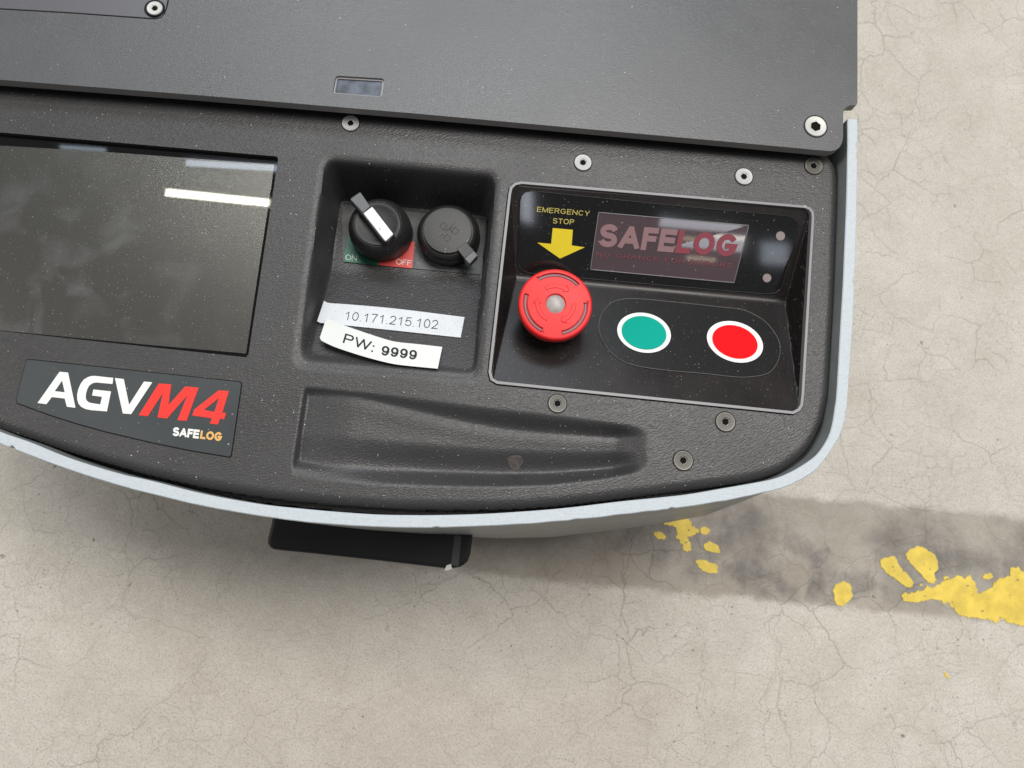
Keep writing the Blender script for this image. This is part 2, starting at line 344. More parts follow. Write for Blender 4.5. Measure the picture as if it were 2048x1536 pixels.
def offset_poly(p, d):
    """inward offset (metres) of a closed world polygon, either winding"""
    p = np.array(p, float)[:, :2]; area_ = .5*np.sum(p[:, 0]*np.roll(p[:, 1], -1)-np.roll(p[:, 0], -1)*p[:, 1]); s = 1 if area_ > 0 else -1
    t = np.roll(p, -1, 0)-p; t /= np.linalg.norm(t, axis=1)[:, None]+1e-12; nn = np.stack([-t[:, 1], t[:, 0]], 1)*s
    a = nn+np.roll(nn, 1, 0); a /= (np.sum(a*np.roll(nn, 0, 0), axis=1))[:, None]; return p+a*d
def surf(zf):
    """pixel -> point on the height field z = zf(x, y)"""
    def g(u, v, up=0.):
        z = .285
        for _ in range(40):
            p = P(u, v, z+up); z = .5*z+.5*float(zf(p[0], p[1]))
        return P(u, v, z+up)
    return g
def prism(name, top, depth, mats, parent=None, bevel=0., holes=(), smooth=False, seg=2, edge_mat=0):
    """solid with the closed 3D outline 'top' as its upper face, sides going straight down"""
    bm = bmesh.new(); loops = [list(top)]+[list(h) for h in holes]
    tv, bv = [], []
    for lp in loops:
        tv.append([bm.verts.new(tuple(q)) for q in lp]); bv.append([bm.verts.new((q[0], q[1], q[2]-depth)) for q in lp])
    ft, fb = sum(tv, []), sum(bv, [])
    if len(loops) == 1 and bevel: bm.faces.new(tv[0])
    else:
        for tri in tessellate_polygon([[Vector(tuple(q)) for q in lp] for lp in loops]):
            try: bm.faces.new([ft[i] for i in tri])
            except ValueError: pass
    for t_, b_ in zip(tv, bv):
        k = len(t_)
        for i in range(k):
            f = bm.faces.new([t_[i], t_[(i+1) % k], b_[(i+1) % k], b_[i]]); f.material_index = edge_mat
    if depth > 0:
        for tri in tessellate_polygon([[Vector((q[0], q[1], q[2]-depth)) for q in lp] for lp in loops]):
            try: f = bm.faces.new([fb[i] for i in tri]); f.material_index = edge_mat
            except ValueError: pass
    if bevel:
        es = [e for e in bm.edges if e.verts[0] in ft and e.verts[1] in ft and any(f.material_index == edge_mat and len(f.verts) == 4 and abs(f.calc_center_median().z-e.verts[0].co.z) > depth*.2 for f in e.link_faces)] if len(loops) == 1 else []
        bmesh.ops.recalc_face_normals(bm, faces=bm.faces)
        bmesh.ops.bevel(bm, geom=es, offset=bevel, segments=seg, affect='EDGES', profile=.5)
    return from_bm(name, bm, mats, parent, smooth, 35)
def sheet(name, pts2, S, up, mats, parent=None, thick=0., sub=1):
    """thin film: closed pixel outline laid on surface S, 'up' metres above it"""
    pts = [S(u, v, up) for u, v in pts2]
    if thick: return prism(name, pts, thick, mats, parent)
    me = bpy.data.meshes.new(name); tris = tessellate_polygon([[Vector(tuple(q)) for q in pts]])
    me.from_pydata([tuple(q) for q in pts], [], [tuple(t) for t in tris]); fix_up(me); return link(name, me, mats, parent)
def fix_up(me):
    me.update()
    bm = bmesh.new(); bm.from_mesh(me)
    for f in bm.faces:
        if f.normal.z < 0: f.normal_flip()
    bm.to_mesh(me); bm.free()
def band_line(name, line2, S, up, width, mats, parent=None, closed=False, thick=.0002):
    """thin raised line along a pixel polyline"""
    pts = np.array([S(u, v, up) for u, v in line2]); k = len(pts); bm = bmesh.new(); rows = []
    for i in range(k):
        a = pts[i-1] if (i or closed) else pts[0]; c = pts[(i+1) % k] if (i < k-1 or closed) else pts[-1]
        t = (c-a)[:2]; t /= np.linalg.norm(t)+1e-12; nn = np.array([-t[1], t[0], 0])*width/2
        rows.append([bm.verts.new(tuple(pts[i]+nn-np.array([0, 0, thick]))), bm.verts.new(tuple(pts[i]+nn*.6)), bm.verts.new(tuple(pts[i]-nn*.6)), bm.verts.new(tuple(pts[i]-nn-np.array([0, 0, thick])))])
    for i in range(k if closed else k-1):
        a, b = rows[i], rows[(i+1) % k]
        for j in range(3): bm.faces.new([a[j], a[j+1], b[j+1], b[j]])
    return from_bm(name, bm, mats, parent, True)
def _arc(cx, cy, rx, ry, a0, a1, n=12):
    return [(cx+rx*math.cos(math.radians(a0+(a1-a0)*i/n)), cy+ry*math.sin(math.radians(a0+(a1-a0)*i/n))) for i in range(n+1)]
GL = {  # width / height, centre-line strokes in the unit box
 'S': (.84, [_arc(.5, .75, .48, .25, 22, 180, 12)+_arc(.5, .75, .48, .24, 190, 255, 6)+_arc(.5, .25, .5, .26, 75, -10, 8)+_arc(.5, .25, .5, .25, -20, -162, 12)]),
 'A': (.96, [[(0, 0), (.46, .97)], [(.54, .97), (1, 0)], [(.2, .3), (.8, .3)]]),
 'F': (.70, [[(0, 0), (0, 1), (1, 1)], [(0, .52), (.88, .52)]]),
 'E': (.76, [[(1, 0), (0, 0), (0, 1), (1, 1)], [(0, .52), (.92, .52)]]),
 'L': (.68, [[(0, 1), (0, 0), (1, 0)]]),
 'O': (.98, [_arc(.5, .5, .5, .5, 0, 360, 36)]),
 'G': (.96, [_arc(.5, .5, .5, .5, 38, 325, 30)+[(.98, .45), (.56, .45)]]),
 'C': (.90, [_arc(.5, .5, .5, .5, 38, 322, 30)]),
 'N': (.86, [[(0, 0), (0, 1)], [(0.02, .96), (.98, .04)], [(1, 0), (1, 1)]]),
 'M': (1.0, [[(0, 0), (0, 1)], [(.03, .96), (.5, .04)], [(.5, .04), (.97, .96)], [(1, 1), (1, 0)]]),
 'H': (.84, [[(0, 0), (0, 1)], [(1, 0), (1, 1)], [(0, .52), (1, .52)]]),
 'R': (.84, [[(0, 0), (0, 1), (.6, 1)]+_arc(.66, .75, .32, .25, 85, -85, 10)+[(0, .5)], [(.52, .5), (1, 0)]]),
 'P': (.78, [[(0, 0), (0, 1), (.6, 1)]+_arc(.68, .74, .32, .26, 85, -85, 10)+[(0, .48)]]),
 'Y': (.86, [[(0, 1), (.5, .45), (1, 1)], [(.5, .48), (.5, 0)]]),
 'T': (.78, [[(0, 1), (1, 1)], [(.5, 1), (.5, 0)]]),
 'W': (1.34, [[(0, 1), (.25, 0)], [(.25, 0), (.5, 1)], [(.5, 1), (.75, 0)], [(.75, 0), (1, 1)]]),
 '0': (.66, [_arc(.5, .5, .5, .5, 0, 360, 32)]),
 '1': (.66, [[(.18, .74), (.62, 1), (.62, 0)]]),
 '2': (.66, [_arc(.5, .72, .47, .28, 165, -25, 14)+[(.62, .34), (.03, 0), (1, 0)]]),
 '5': (.66, [[(.92, 1), (.2, 1), (.06, .5)]+_arc(.5, .33, .5, .33, 140, -150, 16)]),
 '7': (.66, [[(0, 1), (1, 1), (.62, .55), (.38, 0)]]),
 '9': (.66, [_arc(.5, .68, .48, .32, 0, 360, 24), _arc(.42, .5, .57, .5, 30, -60, 10)+_arc(.45, .26, .4, .26, -80, -155, 6)]),
 '.': (.17, [[(.5, 0), (.5, .001)]]), ':': (.2, [[(.5, 0), (.5, .001)], [(.5, .62), (.5, .621)]]), ' ': (.38, [])}
def text(name, s, quad, S, up, mats, parent=None, t=.14, gap=.14, slant=0.):
    """flat print: stroke lettering (t = stroke width / cap height) fitted into the pixel quad TL, TR, BR, BL"""
    q = [np.array(c, float) for c in quad]; V, Fc, x = [], [], 0.; lay = 0
    for ch in s:
        w_, st_ = GL[ch]; w_ = max(w_, t)
        for pl in st_:
            p = np.array(pl, float); p = np.column_stack([x+t/2+p[:, 0]*(w_-t), t/2+p[:, 1]*(1-t)])
            if len(p) > 2: p = p[np.concatenate([[True], np.linalg.norm(np.diff(p, axis=0), axis=1) > 1e-4])]
            closed = len(p) > 3 and np.linalg.norm(p[0]-p[-1]) < 1e-3; k = len(p)
            if not closed:
                d0 = (p[0]-p[1])/np.linalg.norm(p[0]-p[1]); d1 = (p[-1]-p[-2])/np.linalg.norm(p[-1]-p[-2])
                ext = .5 if ch not in 'SCG' else .12
                p[0] = p[0]+d0*t*ext; p[-1] = p[-1]+d1*t*(.5 if ch != 'S' and ch != 'C' else .12)
            b0 = len(V)
            for i in range(k):
                a = p[i-1] if i else (p[-2] if closed else None); c = p[i+1] if i < k-1 else (p[1] if closed else None)
                n1 = n2 = None
                if a is not None: d = (p[i]-a)/np.linalg.norm(p[i]-a); n1 = np.array([-d[1], d[0]])
                if c is not None: d = (c-p[i])/np.linalg.norm(c-p[i]); n2 = np.array([-d[1], d[0]])
                if n1 is None: n1 = n2
                if n2 is None: n2 = n1
                m_ = n1+n2; m_ = m_/max(1e-6, np.linalg.norm(m_)); m_ = m_/max(.30, float(m_@n1))
                for sg in (1, -1):
                    v = p[i]+sg*m_*t/2; v[1] = min(1, max(0, v[1])); V.append((v[0], v[1], lay))
            for i in range(k-1): Fc.append((b0+2*i, b0+2*i+1, b0+2*i+3, b0+2*i+2))
            lay = (lay+1) % 3
        x += w_+gap
    x -= gap; pts = []
    for vx, vy, ly in V:
        a, b = vx/x, vy; a += slant*(b-.5)/x
        tt_ = q[0]*(1-a)+q[1]*a; l_ = q[3]*(1-a)+q[2]*a; uv = tt_*b+l_*(1-b); pts.append(tuple(S(uv[0], uv[1], up+ly*2e-5)))
    me = bpy.data.meshes.new(name); me.from_pydata(pts, [], Fc); fix_up(me); return link(name, me, mats, parent)
def lathe(name, c, prof, mats, parent=None, seg=64, smooth=True, midx=None, sharp=30):
    bm = bmesh.new(); rings = []
    for r, z in prof:
        rings.append([bm.verts.new((c[0], c[1], c[2]+z))] if r < 1e-7 else [bm.verts.new((c[0]+r*math.cos(2*math.pi*i/seg), c[1]+r*math.sin(2*math.pi*i/seg), c[2]+z)) for i in range(seg)])
    for k in range(len(rings)-1):
        a, b = rings[k], rings[k+1]
        for i in range(seg):
            j = (i+1) % seg
            if len(a) == 1 and len(b) == 1: continue
            if len(b) == 1: f = bm.faces.new([a[i], a[j], b[0]])
            elif len(a) == 1: f = bm.faces.new([a[0], b[j], b[i]])
            else: f = bm.faces.new([a[i], a[j], b[j], b[i]])
            if midx: f.material_index = midx[k]
    return from_bm(name, bm, mats, parent, smooth, sharp)
def sdf(pts, poly):
    """signed distance (positive inside) and nearest boundary point"""
    poly = np.array(poly)[:, :2]; d2 = np.full(len(pts), 1e9); near = np.zeros((len(pts), 2)); ins = np.zeros(len(pts), bool); x, y = pts[:, 0], pts[:, 1]
    for i in range(len(poly)):
        a, b = poly[i-1], poly[i]; ab = b-a; L2 = ab@ab
        if L2 < 1e-16: continue
        t = np.clip(((pts-a)@ab)/L2, 0, 1); q = a+t[:, None]*ab; dd = np.sum((pts-q)**2, 1); k = dd < d2; d2[k] = dd[k]; near[k] = q[k]
        if a[1] != b[1]:
            c = ((a[1] > y) != (b[1] > y)) & (x < (b[0]-a[0])*(y-a[1])/(b[1]-a[1])+a[0]); ins ^= c
    d = np.sqrt(d2); return np.where(ins, d, -d), near
def sstep(t):
    t = np.clip(t, 0, 1); return t*t*(3-2*t)

# ------------------------------------------------------------------ heights
ZL, ZLB, ZR, ZC, ZG = .300, .2940, .2955, .2880, .2850     # lid top, lid underside, rim top, console, glass
flat = lambda z: (lambda u, v, up=0.: P(u, v, z+up))

# ------------------------------------------------------------------ floor
bm = bmesh.new(); bmesh.ops.create_grid(bm, x_segments=8, y_segments=8, size=5)
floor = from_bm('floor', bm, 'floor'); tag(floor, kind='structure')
def z7(p): return [(1240+a/2.5347, 860+b/2.5347) for a, b in p]
def z8(p): return [(1280+a/5.12, 1010+b/5.12) for a, b in p]
patches = [z7([(1428, 845), (1445, 824), (1500, 820), (1540, 816), (1552, 792), (1590, 800), (1630, 768), (1700, 745), (1760, 742), (1800, 765), (1812, 832), (1850, 815), (1880, 800), (1905, 770), (1935, 748), (1978, 742), (1978, 705), (2020, 694), (2048, 715), (2200, 700), (2400, 720), (2420, 1050), (2200, 1015), (2048, 990), (1960, 975), (1870, 962), (1790, 950), (1718, 938), (1690, 900), (1650, 875), (1590, 858), (1540, 868), (1490, 874), (1445, 868)]),
  z7([(1318, 670), (1345, 645), (1395, 642), (1412, 680), (1445, 720), (1482, 765), (1475, 797), (1440, 790), (1390, 750), (1340, 710)]),
  z7([(1450, 628), (1500, 590), (1555, 605), (1600, 640), (1615, 700), (1592, 730), (1600, 768), (1570, 776), (1520, 725), (1480, 685)]),
  z7([(1086, 800), (1120, 774), (1165, 780), (1178, 830), (1160, 870), (1120, 890), (1096, 880)]),
  z7([(385, 672), (405, 656), (480, 675), (497, 700), (485, 728), (420, 714)]),
  z7([(430, 575), (465, 568), (500, 592), (510, 618), (485, 625), (430, 602)]),
  z7([(408, 500), (432, 488), (455, 510), (440, 530), (412, 522)]),
  z7([(170, 522), (195, 512), (230, 535), (224, 556), (185, 545)]),
  z8([(240, 185), (390, 120), (440, 110), (495, 140), (560, 215), (612, 262), (560, 310), (510, 322), (478, 338), (528, 415), (510, 470), (470, 475), (432, 440), (380, 300), (370, 230), (300, 215)]),
  z7([(1836, 745), (1870, 722), (1895, 745), (1860, 756)]), z7([(1640, 745), (1662, 740), (1668, 756), (1645, 760)]),
  [(1889, 1345), (1894, 1347), (1899, 1356), (1893, 1356)]]
def fractal(p, amp, lv=4):
    p = np.array(p, float)
    for k in range(lv):
        q = np.empty((len(p)*2, 2)); q[::2] = p; nx_ = np.roll(p, -1, 0); d = nx_-p; L2 = np.linalg.norm(d, axis=1)[:, None]+1e-9
        q[1::2] = (p+nx_)/2+np.stack([-d[:, 1], d[:, 0]], 1)/L2*rng.normal(0, 1, (len(p), 1))*np.minimum(amp/(1.7**k), L2*.22); p = q
    return p
for i, pp in enumerate(patches):
    q = fractal(smooth_closed(pp, 2), 2.6 if i in (0, 8) else 1.2, 3); hl = []
    if i in (0, 1, 2, 8):
        for hu, hv in {0: [(1842, 1170), (1870, 1163), (1935, 1172), (1990, 1165), (2020, 1190), (1905, 1205), (1965, 1222), (1850, 1192), (2000, 1236), (1945, 1190), (2035, 1160)], 1: [(1789, 1142), (1795, 1150), (1786, 1134)], 2: [(1860, 1139), (1848, 1128)], 8: [(1378, 1060), (1372, 1085), (1385, 1052)]}[i]:
            rr_ = rng.uniform(1.0, 2.6); hl.append([P(hu+rr_*rng.uniform(.6, 1.6)*math.cos(a), hv+rr_*rng.uniform(.5, 1.2)*math.sin(a), .0006) for a in np.linspace(0, 2*math.pi, 9)[:-1]])
    o = prism('paint_patch', [P(a, b, .0006) for a, b in q], .0005, 'paint', floor, holes=hl)
    tag(o, ['large ragged yellow paint patch', 'narrow yellow paint leaf', 'wide yellow paint leaf'][i] if i < 3 else None)

# ------------------------------------------------------------------ the vehicle
ori = P(960, 300, 0); ori = (ori[0], ori[1], 0.)
agv = empty('transport_robot', ori)
tag(agv, 'low automated guided transport vehicle with black control console, grey lid and pale metal rim', 'transport vehicle')

# rim ------------------------------------------------------------
rin = [(-330, 240), (-325, 420), (-300, 560), (-240, 680), (-150, 780), (-75, 830), (0, 863.4), (62.5, 885.3), (125, 911), (187, 932), (250, 950), (300, 961), (409, 988), (519, 1008), (600, 1017), (678, 1024), (756, 1029), (834, 1030.4), (912, 1029.5), (1000, 1026), (1120, 1017), (1240, 1003), (1320, 995), (1380, 988), (1450, 976), (1520, 963.7), (1556, 955), (1591, 939), (1626, 916), (1644, 896), (1658, 871), (1665, 847), (1670, 815), (1674, 780), (1682, 640), (1686, 572), (1690, 478), (1693, 400), (1695, 300), (1695, 238)]
rout = [(-352, 240), (-348, 425), (-322, 572), (-258, 696), (-163, 800), (-82, 853), (0, 887.5), (62.5, 912), (125, 935), (187, 955.6), (250, 974.5), (300, 987.5), (409, 1013), (519, 1032), (600, 1043), (678, 1049.8), (756, 1054), (834, 1055.6), (912, 1054.3), (1000, 1050.7), (1120, 1042.5), (1240, 1029.6), (1320, 1020.5), (1380, 1013), (1450, 1001.5), (1520, 987), (1562, 977), (1602, 960), (1636, 936), (1660, 904), (1679, 873), (1687.6, 848.5), (1694.6, 815), (1697, 780), (1706, 640), (1709, 572), (1712.3, 478), (1714, 400), (1715.5, 300), (1715.5, 239)]
ri, ro = smooth_open(rin, 8), smooth_open(rout, 8)
jag = rng.normal(0, .45, len(ro)); jag[:len(ro)//2] *= .35
for _ in range(1): jag = .5*jag+.25*np.roll(jag, 1)+.25*np.roll(jag, -1)
for (nu, nv, am) in ((28, 899, -3.2), (22, 896, -2.5), (1714, 290, -4), (1713.5, 310, -3), (1706, 560, -2.6), (1693, 822, -2.5), (1347, 1017, -2.4), (870, 1055, -1.6), (1150, 1040, -1.5)):
    jag[int(np.argmin((ro[:, 0]-nu)**2+(ro[:, 1]-nv)**2))] += am
bm = bmesh.new(); rows = []
inn = [P(a, b, ZR) for a, b in ri]; out = [P(a, b, ZR) for a, b in ro]
# skirt foot, traced where it shows in front, elsewhere straight down
foot_px = [(650, 1050), (760, 1063), (860, 1071), (1000, 1076.5), (1100, 1074.5), (1170, 1067), (1240, 1058.5), (1340, 1044), (1420, 1029), (1470, 1014)]
fp = np.array([P(a, b, .115)[:2] for a, b in foot_px])
for k in range(len(inn)):
    a, b = inn[k], out[k]; nn = (b-a)/np.linalg.norm(b-a); b = b+nn*jag[k]*.0003
    c = .0005
    ring = [(a[0], a[1], .22), (a[0], a[1], ZR-c), tuple(a+nn*c), tuple(b-nn*c), (b[0], b[1], ZR-c), (b[0], b[1], ZR-.004)]
    x = b[0]; fx = fp[0][0], fp[-1][0]; w_ = sstep((x-fx[0]+.04)/.05)*sstep((fx[1]+.015-x)/.04)
    yb = float(np.interp(x, fp[:, 0], fp[:, 1])) if b[1] < 0.12 else b[1]
    f1 = np.array([b[0], b[1]])-nn[:2]*.004; f2 = np.array([x, min(yb, b[1]+.004)])
    ff = f1*(1-w_)+f2*w_
    mid = (np.array([b[0], b[1]])*.45+ff*.55)
    ring += [(b[0]*.9+mid[0]*.1, b[1]*.9+mid[1]*.1, .275), (mid[0], mid[1], .20), (ff[0], ff[1], .115), (ff[0]-nn[0]*.006, ff[1]-nn[1]*.006, .10), (ff[0]-nn[0]*.012, ff[1]-nn[1]*.012, .03)]
    rows.append([bm.verts.new(q) for q in ring])
bm2 = bmesh.new(); rows2 = []
for k in range(len(rows)-1):
    A, B = rows[k], rows[k+1]
    for j in range(5):
        f = bm.faces.new([A[j], A[j+1], B[j+1], B[j]]); f.material_index = 1 if j == 0 or j >= 4 else 0
skirt_rings = [[tuple(v.co) for v in r[5:]] for r in rows]
for r in rows:
    for v in r[6:]: bm.verts.remove(v)
f = bm.faces.new(list(reversed(rows[-1][:6]))); f.material_index = 1
rim = from_bm('rim', bm, ['rim', 'rim_side'], agv, True, 25); tag(rim, 'pale blue grey sawn metal edge')
for r in skirt_rings: rows2.append([bm2.verts.new(q) for q in r])
for k in range(len(rows2)-1):
    A, B = rows2[k], rows2[k+1]
    for j in range(len(A)-1): bm2.faces.new([A[j], A[j+1], B[j+1], B[j]])
skirt = from_bm('skirt', bm2, 'skirt', agv, True, 40)

# chassis under the lid (keeps light from shining through the vehicle)
lx0, lx1 = P(-345, 240, ZL)[0], P(1712, 200, ZL)[0]
yr = P(1700, 215, ZL)[1]
bm = bmesh.new(); bmesh.ops.create_cube(bm, size=1, matrix=Matrix.Translation(((lx0+lx1)/2, yr+.5, .155)) @ Matrix.Diagonal((lx1-lx0-.012, 1.0, .27, 1)))
bmesh.ops.bevel(bm, geom=bm.edges[:], offset=.004, segments=2, affect='EDGES'); from_bm('chassis', bm, 'rim_side', agv)
# tub below console closes the body
tub = [(p[0], p[1], .20) for p in (inn[::4]+[inn[-1]])]
tub = [(inn[0][0], yr+.01, .20)]+tub+[(inn[-1][0], yr+.01, .20)]
prism('underbody', tub, .16, 'dark', agv)

# lid -------------------------------------------------------------
def z_(p, ox, oy, s): return [(ox+a/s, oy+b/s) for a, b in p]
p0, p1 = P(0, 159.4, ZL), P(1500, 287.4, ZL)
sl = (p1[1]-p0[1])/(p1[0]-p0[0]); left = (lx0, p0[1]+sl*(lx0-p0[0]))
fr = [(400, 190.6), (640, 211), (820, 226), (1500, 287.4), (1640, 300.5)]
corner = [(1661, 302), (1672, 299.5), (1679, 294.5), (1684, 286), (1686, 275), (1686.5, 250), (1686.5, 228), (1688, 219), (1692.5, 213), (1700, 210.5), (1712.5, 210.5)]
lid_top = [(left[0], left[1], ZL)]+[tuple(P(0, 159.4, ZL))]+[tuple(P(a, b, ZL)) for a, b in fr+corner]
e = P(1715, 0, ZL); q = P(1715, 150, ZL); dxy = (e-q)/np.linalg.norm(e-q)
top_far = q+dxy*1.05
lid_top += [tuple(P(1715, 205, ZL)), tuple(top_far), (lx0, top_far[1], ZL)]
win = rounded([(671, 151), (769, 157), (763.5, 194), (664.5, 186)], 7, 4)
winh = [P(a, b, ZL) for a, b in win]
ins_px = [(0, 19), (140, 27), (300, 38.5), (312, 38.8), (322, 36), (330, 28), (335, 15), (338, 0)]
insw = [P(a, b, ZL) for a, b in ins_px]; ui = (insw[-1]-insw[-2]); ui /= np.linalg.norm(ui)
ul = insw[0]-insw[1]; ul /= np.linalg.norm(ul)
insh = [insw[0]+ul*.06]+insw+[insw[-1]+ui*.16, insw[0]+ul*.06+ui*.16]
lid = prism('lid', lid_top, ZL-ZLB, ['lid', 'lid_edge_lit'], agv, holes=[winh, insh], edge_mat=1); tag(lid, 'grey textured lid plate with notched corner')
# lid edge chamfer strip: thin bevel line around the visible border
vis = [(left[0], left[1], ZL)]+[tuple(P(a, b, ZL)) for a, b in [(0, 159.4)]+fr+corner]
# insert plate in its recess
io = offset_poly(insh, .0013)
insert = prism('insert_plate', [(x, y, ZL-.0006) for x, y in io], .003, 'insert', lid, bevel=.0003); tag(insert, 'dark smooth inlaid plate')
bm = bmesh.new(); bm.faces.new([bm.verts.new((q[0], q[1], ZL-.004)) for q in insh]); from_bm('recess_floor', bm, 'dark', lid)
# sensor window
ww = [P(a, b, ZL-.002) for a, b in rounded([(671, 151), (770, 157), (764, 195), (664, 186.5)], 7, 4)]
wc = np.mean(ww, 0); big = [wc+(q-wc)*1.03 for q in ww]
swin = prism('sensor_window', big, .002, 'clear', lid, bevel=.0002)
iw = offset_poly(winh, .0002); iw2 = offset_poly(winh, .0011)
prism('window_frame', [(x, y, ZL-.0013) for x, y in iw], .0006, 'clear_rim', swin, holes=[[(x, y, ZL-.0013) for x, y in iw2]])

# ------------------------------------------------------------------ console as a moulded height field
out_px = [(-322, 300), (-316, 430), (-290, 555), (-230, 672), (-143, 768), (-72, 820), (0, 858), (62, 879), (125, 901), (187, 920), (250, 938), (300, 952), (409, 976.5), (519, 995), (600, 1004.5), (678, 1012), (756, 1018), (834, 1020.5), (912, 1021), (1000, 1020.5), (1096, 1015), (1190, 1005), (1280, 994), (1340, 986), (1400, 979), (1450, 972), (1503, 963), (1556, 947), (1591, 924), (1612, 904), (1628, 882), (1640, 858), (1649, 835), (1655, 808), (1659.5, 780), (1668, 640), (1671, 560), (1675, 430), (1676, 370), (1674, 345), (1668, 326), (1656, 308), (1640, 290)]
top_px = [(1400, 287), (1000, 250), (700, 224), (400, 197), (0, 168), (-322, 140)]
outline = np.array([P(a, b, ZC-.003)[:2] for a, b in smooth_open(out_px, 5)]+[P(a, b, ZC)[:2] for a, b in top_px])
disp_px = rounded([(-250, 243), (557, 313), (496, 715), (-262, 634)], 7, 4)
disp = np.array([P(a, b, ZC)[:2] for a, b in disp_px])
bez_px = [(977, 744), (1017, 387), (1020, 374), (1029, 365.5), (1043, 362.6), (1611, 411), (1621, 415.5), (1627.5, 424), (1628.7, 436), (1608.5, 790), (1606, 811), (1600, 821.5), (1587, 828), (994, 767.5), (981, 760)]
bez = np.array([P(a, b, ZC+.0012)[:2] for a, b in bez_px])
tray_open = offset_poly(bez, -.0007)
pock_o = np.array([P(a, b, ZC)[:2] for a, b in rounded([(651, 315), (994, 347), (953, 755), (592, 728)], 24, 6)])
zf_top, zf_cr, zf_bot = .041, .034, .0035            # pocket depth along its length
pf = [P(681, 402, ZC-.041)[:2], P(975, 435, ZC-.041)[:2], P(945, 738, ZC-.003)[:2], P(622, 704, ZC-.003)[:2]]
pf = np.array(rounded(pf, .004, 5))
pa = P(820, 408, ZC-zf_top)[:2]; pc = P(825, 549, ZC-zf_cr)[:2]; pb = P(785, 730, ZC-zf_bot)[:2]
pdir = (pb-pa)/np.linalg.norm(pb-pa); sc_ = float((pc-pa)@pdir); sb_ = float((pb-pa)@pdir)
def pocket_depth(x, y):
    s = (np.asarray(x)-pa[0])*pdir[0]+(np.asarray(y)-pa[1])*pdir[1]
    a = zf_top+(zf_cr-zf_top)*s/sc_; b = zf_cr+(zf_bot-zf_cr)*(s-sc_)/(sb_-sc_)
    k = .0012; a_, b_ = np.asarray(a), np.asarray(b); h = np.clip(.5+.5*(b_-a_)/k, 0, 1); return np.maximum(b_*(1-h)+a_*h-k*h*(1-h), .0005)
scoop_px = [(597, 783), (606, 776), (640, 777), (740, 786), (900, 806), (1115, 832), (1240, 848), (1280, 857), (1297, 874), (1298, 900), (1286, 928), (1262, 938), (1200, 943), (1100, 951), (1000, 953), (900, 951), (760, 946), (640, 936), (590, 930), (580, 920)]
scoop = np.array([P(a, b, ZC)[:2] for a, b in smooth_closed(scoop_px, 3)])
st = np.array([P(a, b, ZC)[:2] for a, b in [(590, 772), (740, 784), (900, 804), (1115, 830), (1240, 846), (1310, 858)]])
sb = np.array([P(a, b, ZC)[:2] for a, b in [(575, 928), (640, 938), (760, 948), (900, 953), (1000, 955), (1100, 953), (1200, 945), (1310, 930)]])
G = .0008
x0, x1 = outline[:, 0].min()-.004, outline[:, 0].max()+.004; y0, y1 = outline[:, 1].min()-.004, yr+.03
nx, ny = int((x1-x0)/G), int((y1-y0)/G)
gx, gy = np.meshgrid(x0+np.arange(nx)*G, y0+np.arange(ny)*G); pts = np.stack([gx.ravel(), gy.ravel()], 1)
d_out, n_out = sdf(pts, outline)
keep = d_out > -.003
def snap(pts, d, near, tol=.55):
    k = np.abs(d) < G*tol; pts[k] = near[k]; return k
d_d, n_d = sdf(pts, disp); d_t, n_t = sdf(pts, tray_open)
k1 = snap(pts, d_d, n_d, .6); k2 = snap(pts, d_t, n_t, .6)
d_po, _ = sdf(pts, pock_o); d_pf, _ = sdf(pts, pf); d_s, _ = sdf(pts, scoop)
X_, Y_ = pts[:, 0], pts[:, 1]
z = np.full(len(pts), ZC)
Rr = .0065; t = np.clip((Rr-d_out)/Rr, 0, 1); roll = Rr*(1-np.sqrt(np.maximum(0, 1-t**2)))
# the back edge tucks flat under the lid: no roll-off there
top_line = np.interp(X_, np.sort(outline[-6:, 0]), outline[-6:, 1][np.argsort(outline[-6:, 0])])
mtop = sstep((top_line-.004-Y_)/.006); 
roll = roll*np.where(X_ > P(1650, 312, ZC)[0], 1, mtop)
z -= roll; z[d_out < 0] -= .012
# slight crown at the top strip
z -= .0012*sstep(1-(top_line-Y_)/.007)
# pocket
ti = d_po/(d_po+np.maximum(-d_pf, 0)+1e-9); ti = np.where(d_pf >= 0, 1, ti)
pd = pocket_depth(X_, Y_)
prof = np.where(ti < 1, sstep(ti)**1.0, 1)
z = np.where(d_po > 0, ZC-pd*prof, z)
# soft shoulder round the pocket
z -= np.where((d_po <= 0) & (d_po > -.004), .0009*(1+d_po/.004)**2, 0); z -= np.where(d_po > 0, .0009*(1-prof), 0)
# grip scoop
yt = np.interp(X_, st[:, 0], st[:, 1]); yb = np.interp(X_, sb[:, 0], sb[:, 1]); s = (yt-Y_)/(yt-yb)
xl, xr = P(590, 850, ZC)[0], P(1298, 890, ZC)[0]; along = np.clip((X_-xl)/(xr-xl), 0, 1)
w1 = .05+.25*sstep(along*1.5); A1 = .0008+.0068*sstep(along*1.4)
dep = A1*sstep(s/w1)-.0005*np.exp(-((s-w1-.10)/.12)**2)*sstep(along*3)*(s > 0)+(.0014+.0036*sstep(along*2.5))*sstep((s-.55)/.36)
back = sstep((1.15-s)/.24); dep = dep*back
lf = sstep((X_-(P(606, 780, ZC)[0]+(P(584, 925, ZC)[0]-P(606, 780, ZC)[0])*np.clip(s, 0, 1)))/.0028); rf = sstep((xr-X_)/.019)
floor_l = .0026*(1-sstep(along*6))*sstep(s/.1)*sstep((1.04-s)/.12)
dep = (dep+floor_l)*lf*rf*((s > 0) & (s < 1.26)); z -= dep; zgrid = z.copy().reshape(ny, nx); G0 = (x0, y0, nx, ny)
def near_noise():
    pass
verts = np.column_stack([pts, z]); idx = np.arange(nx*ny).reshape(ny, nx)
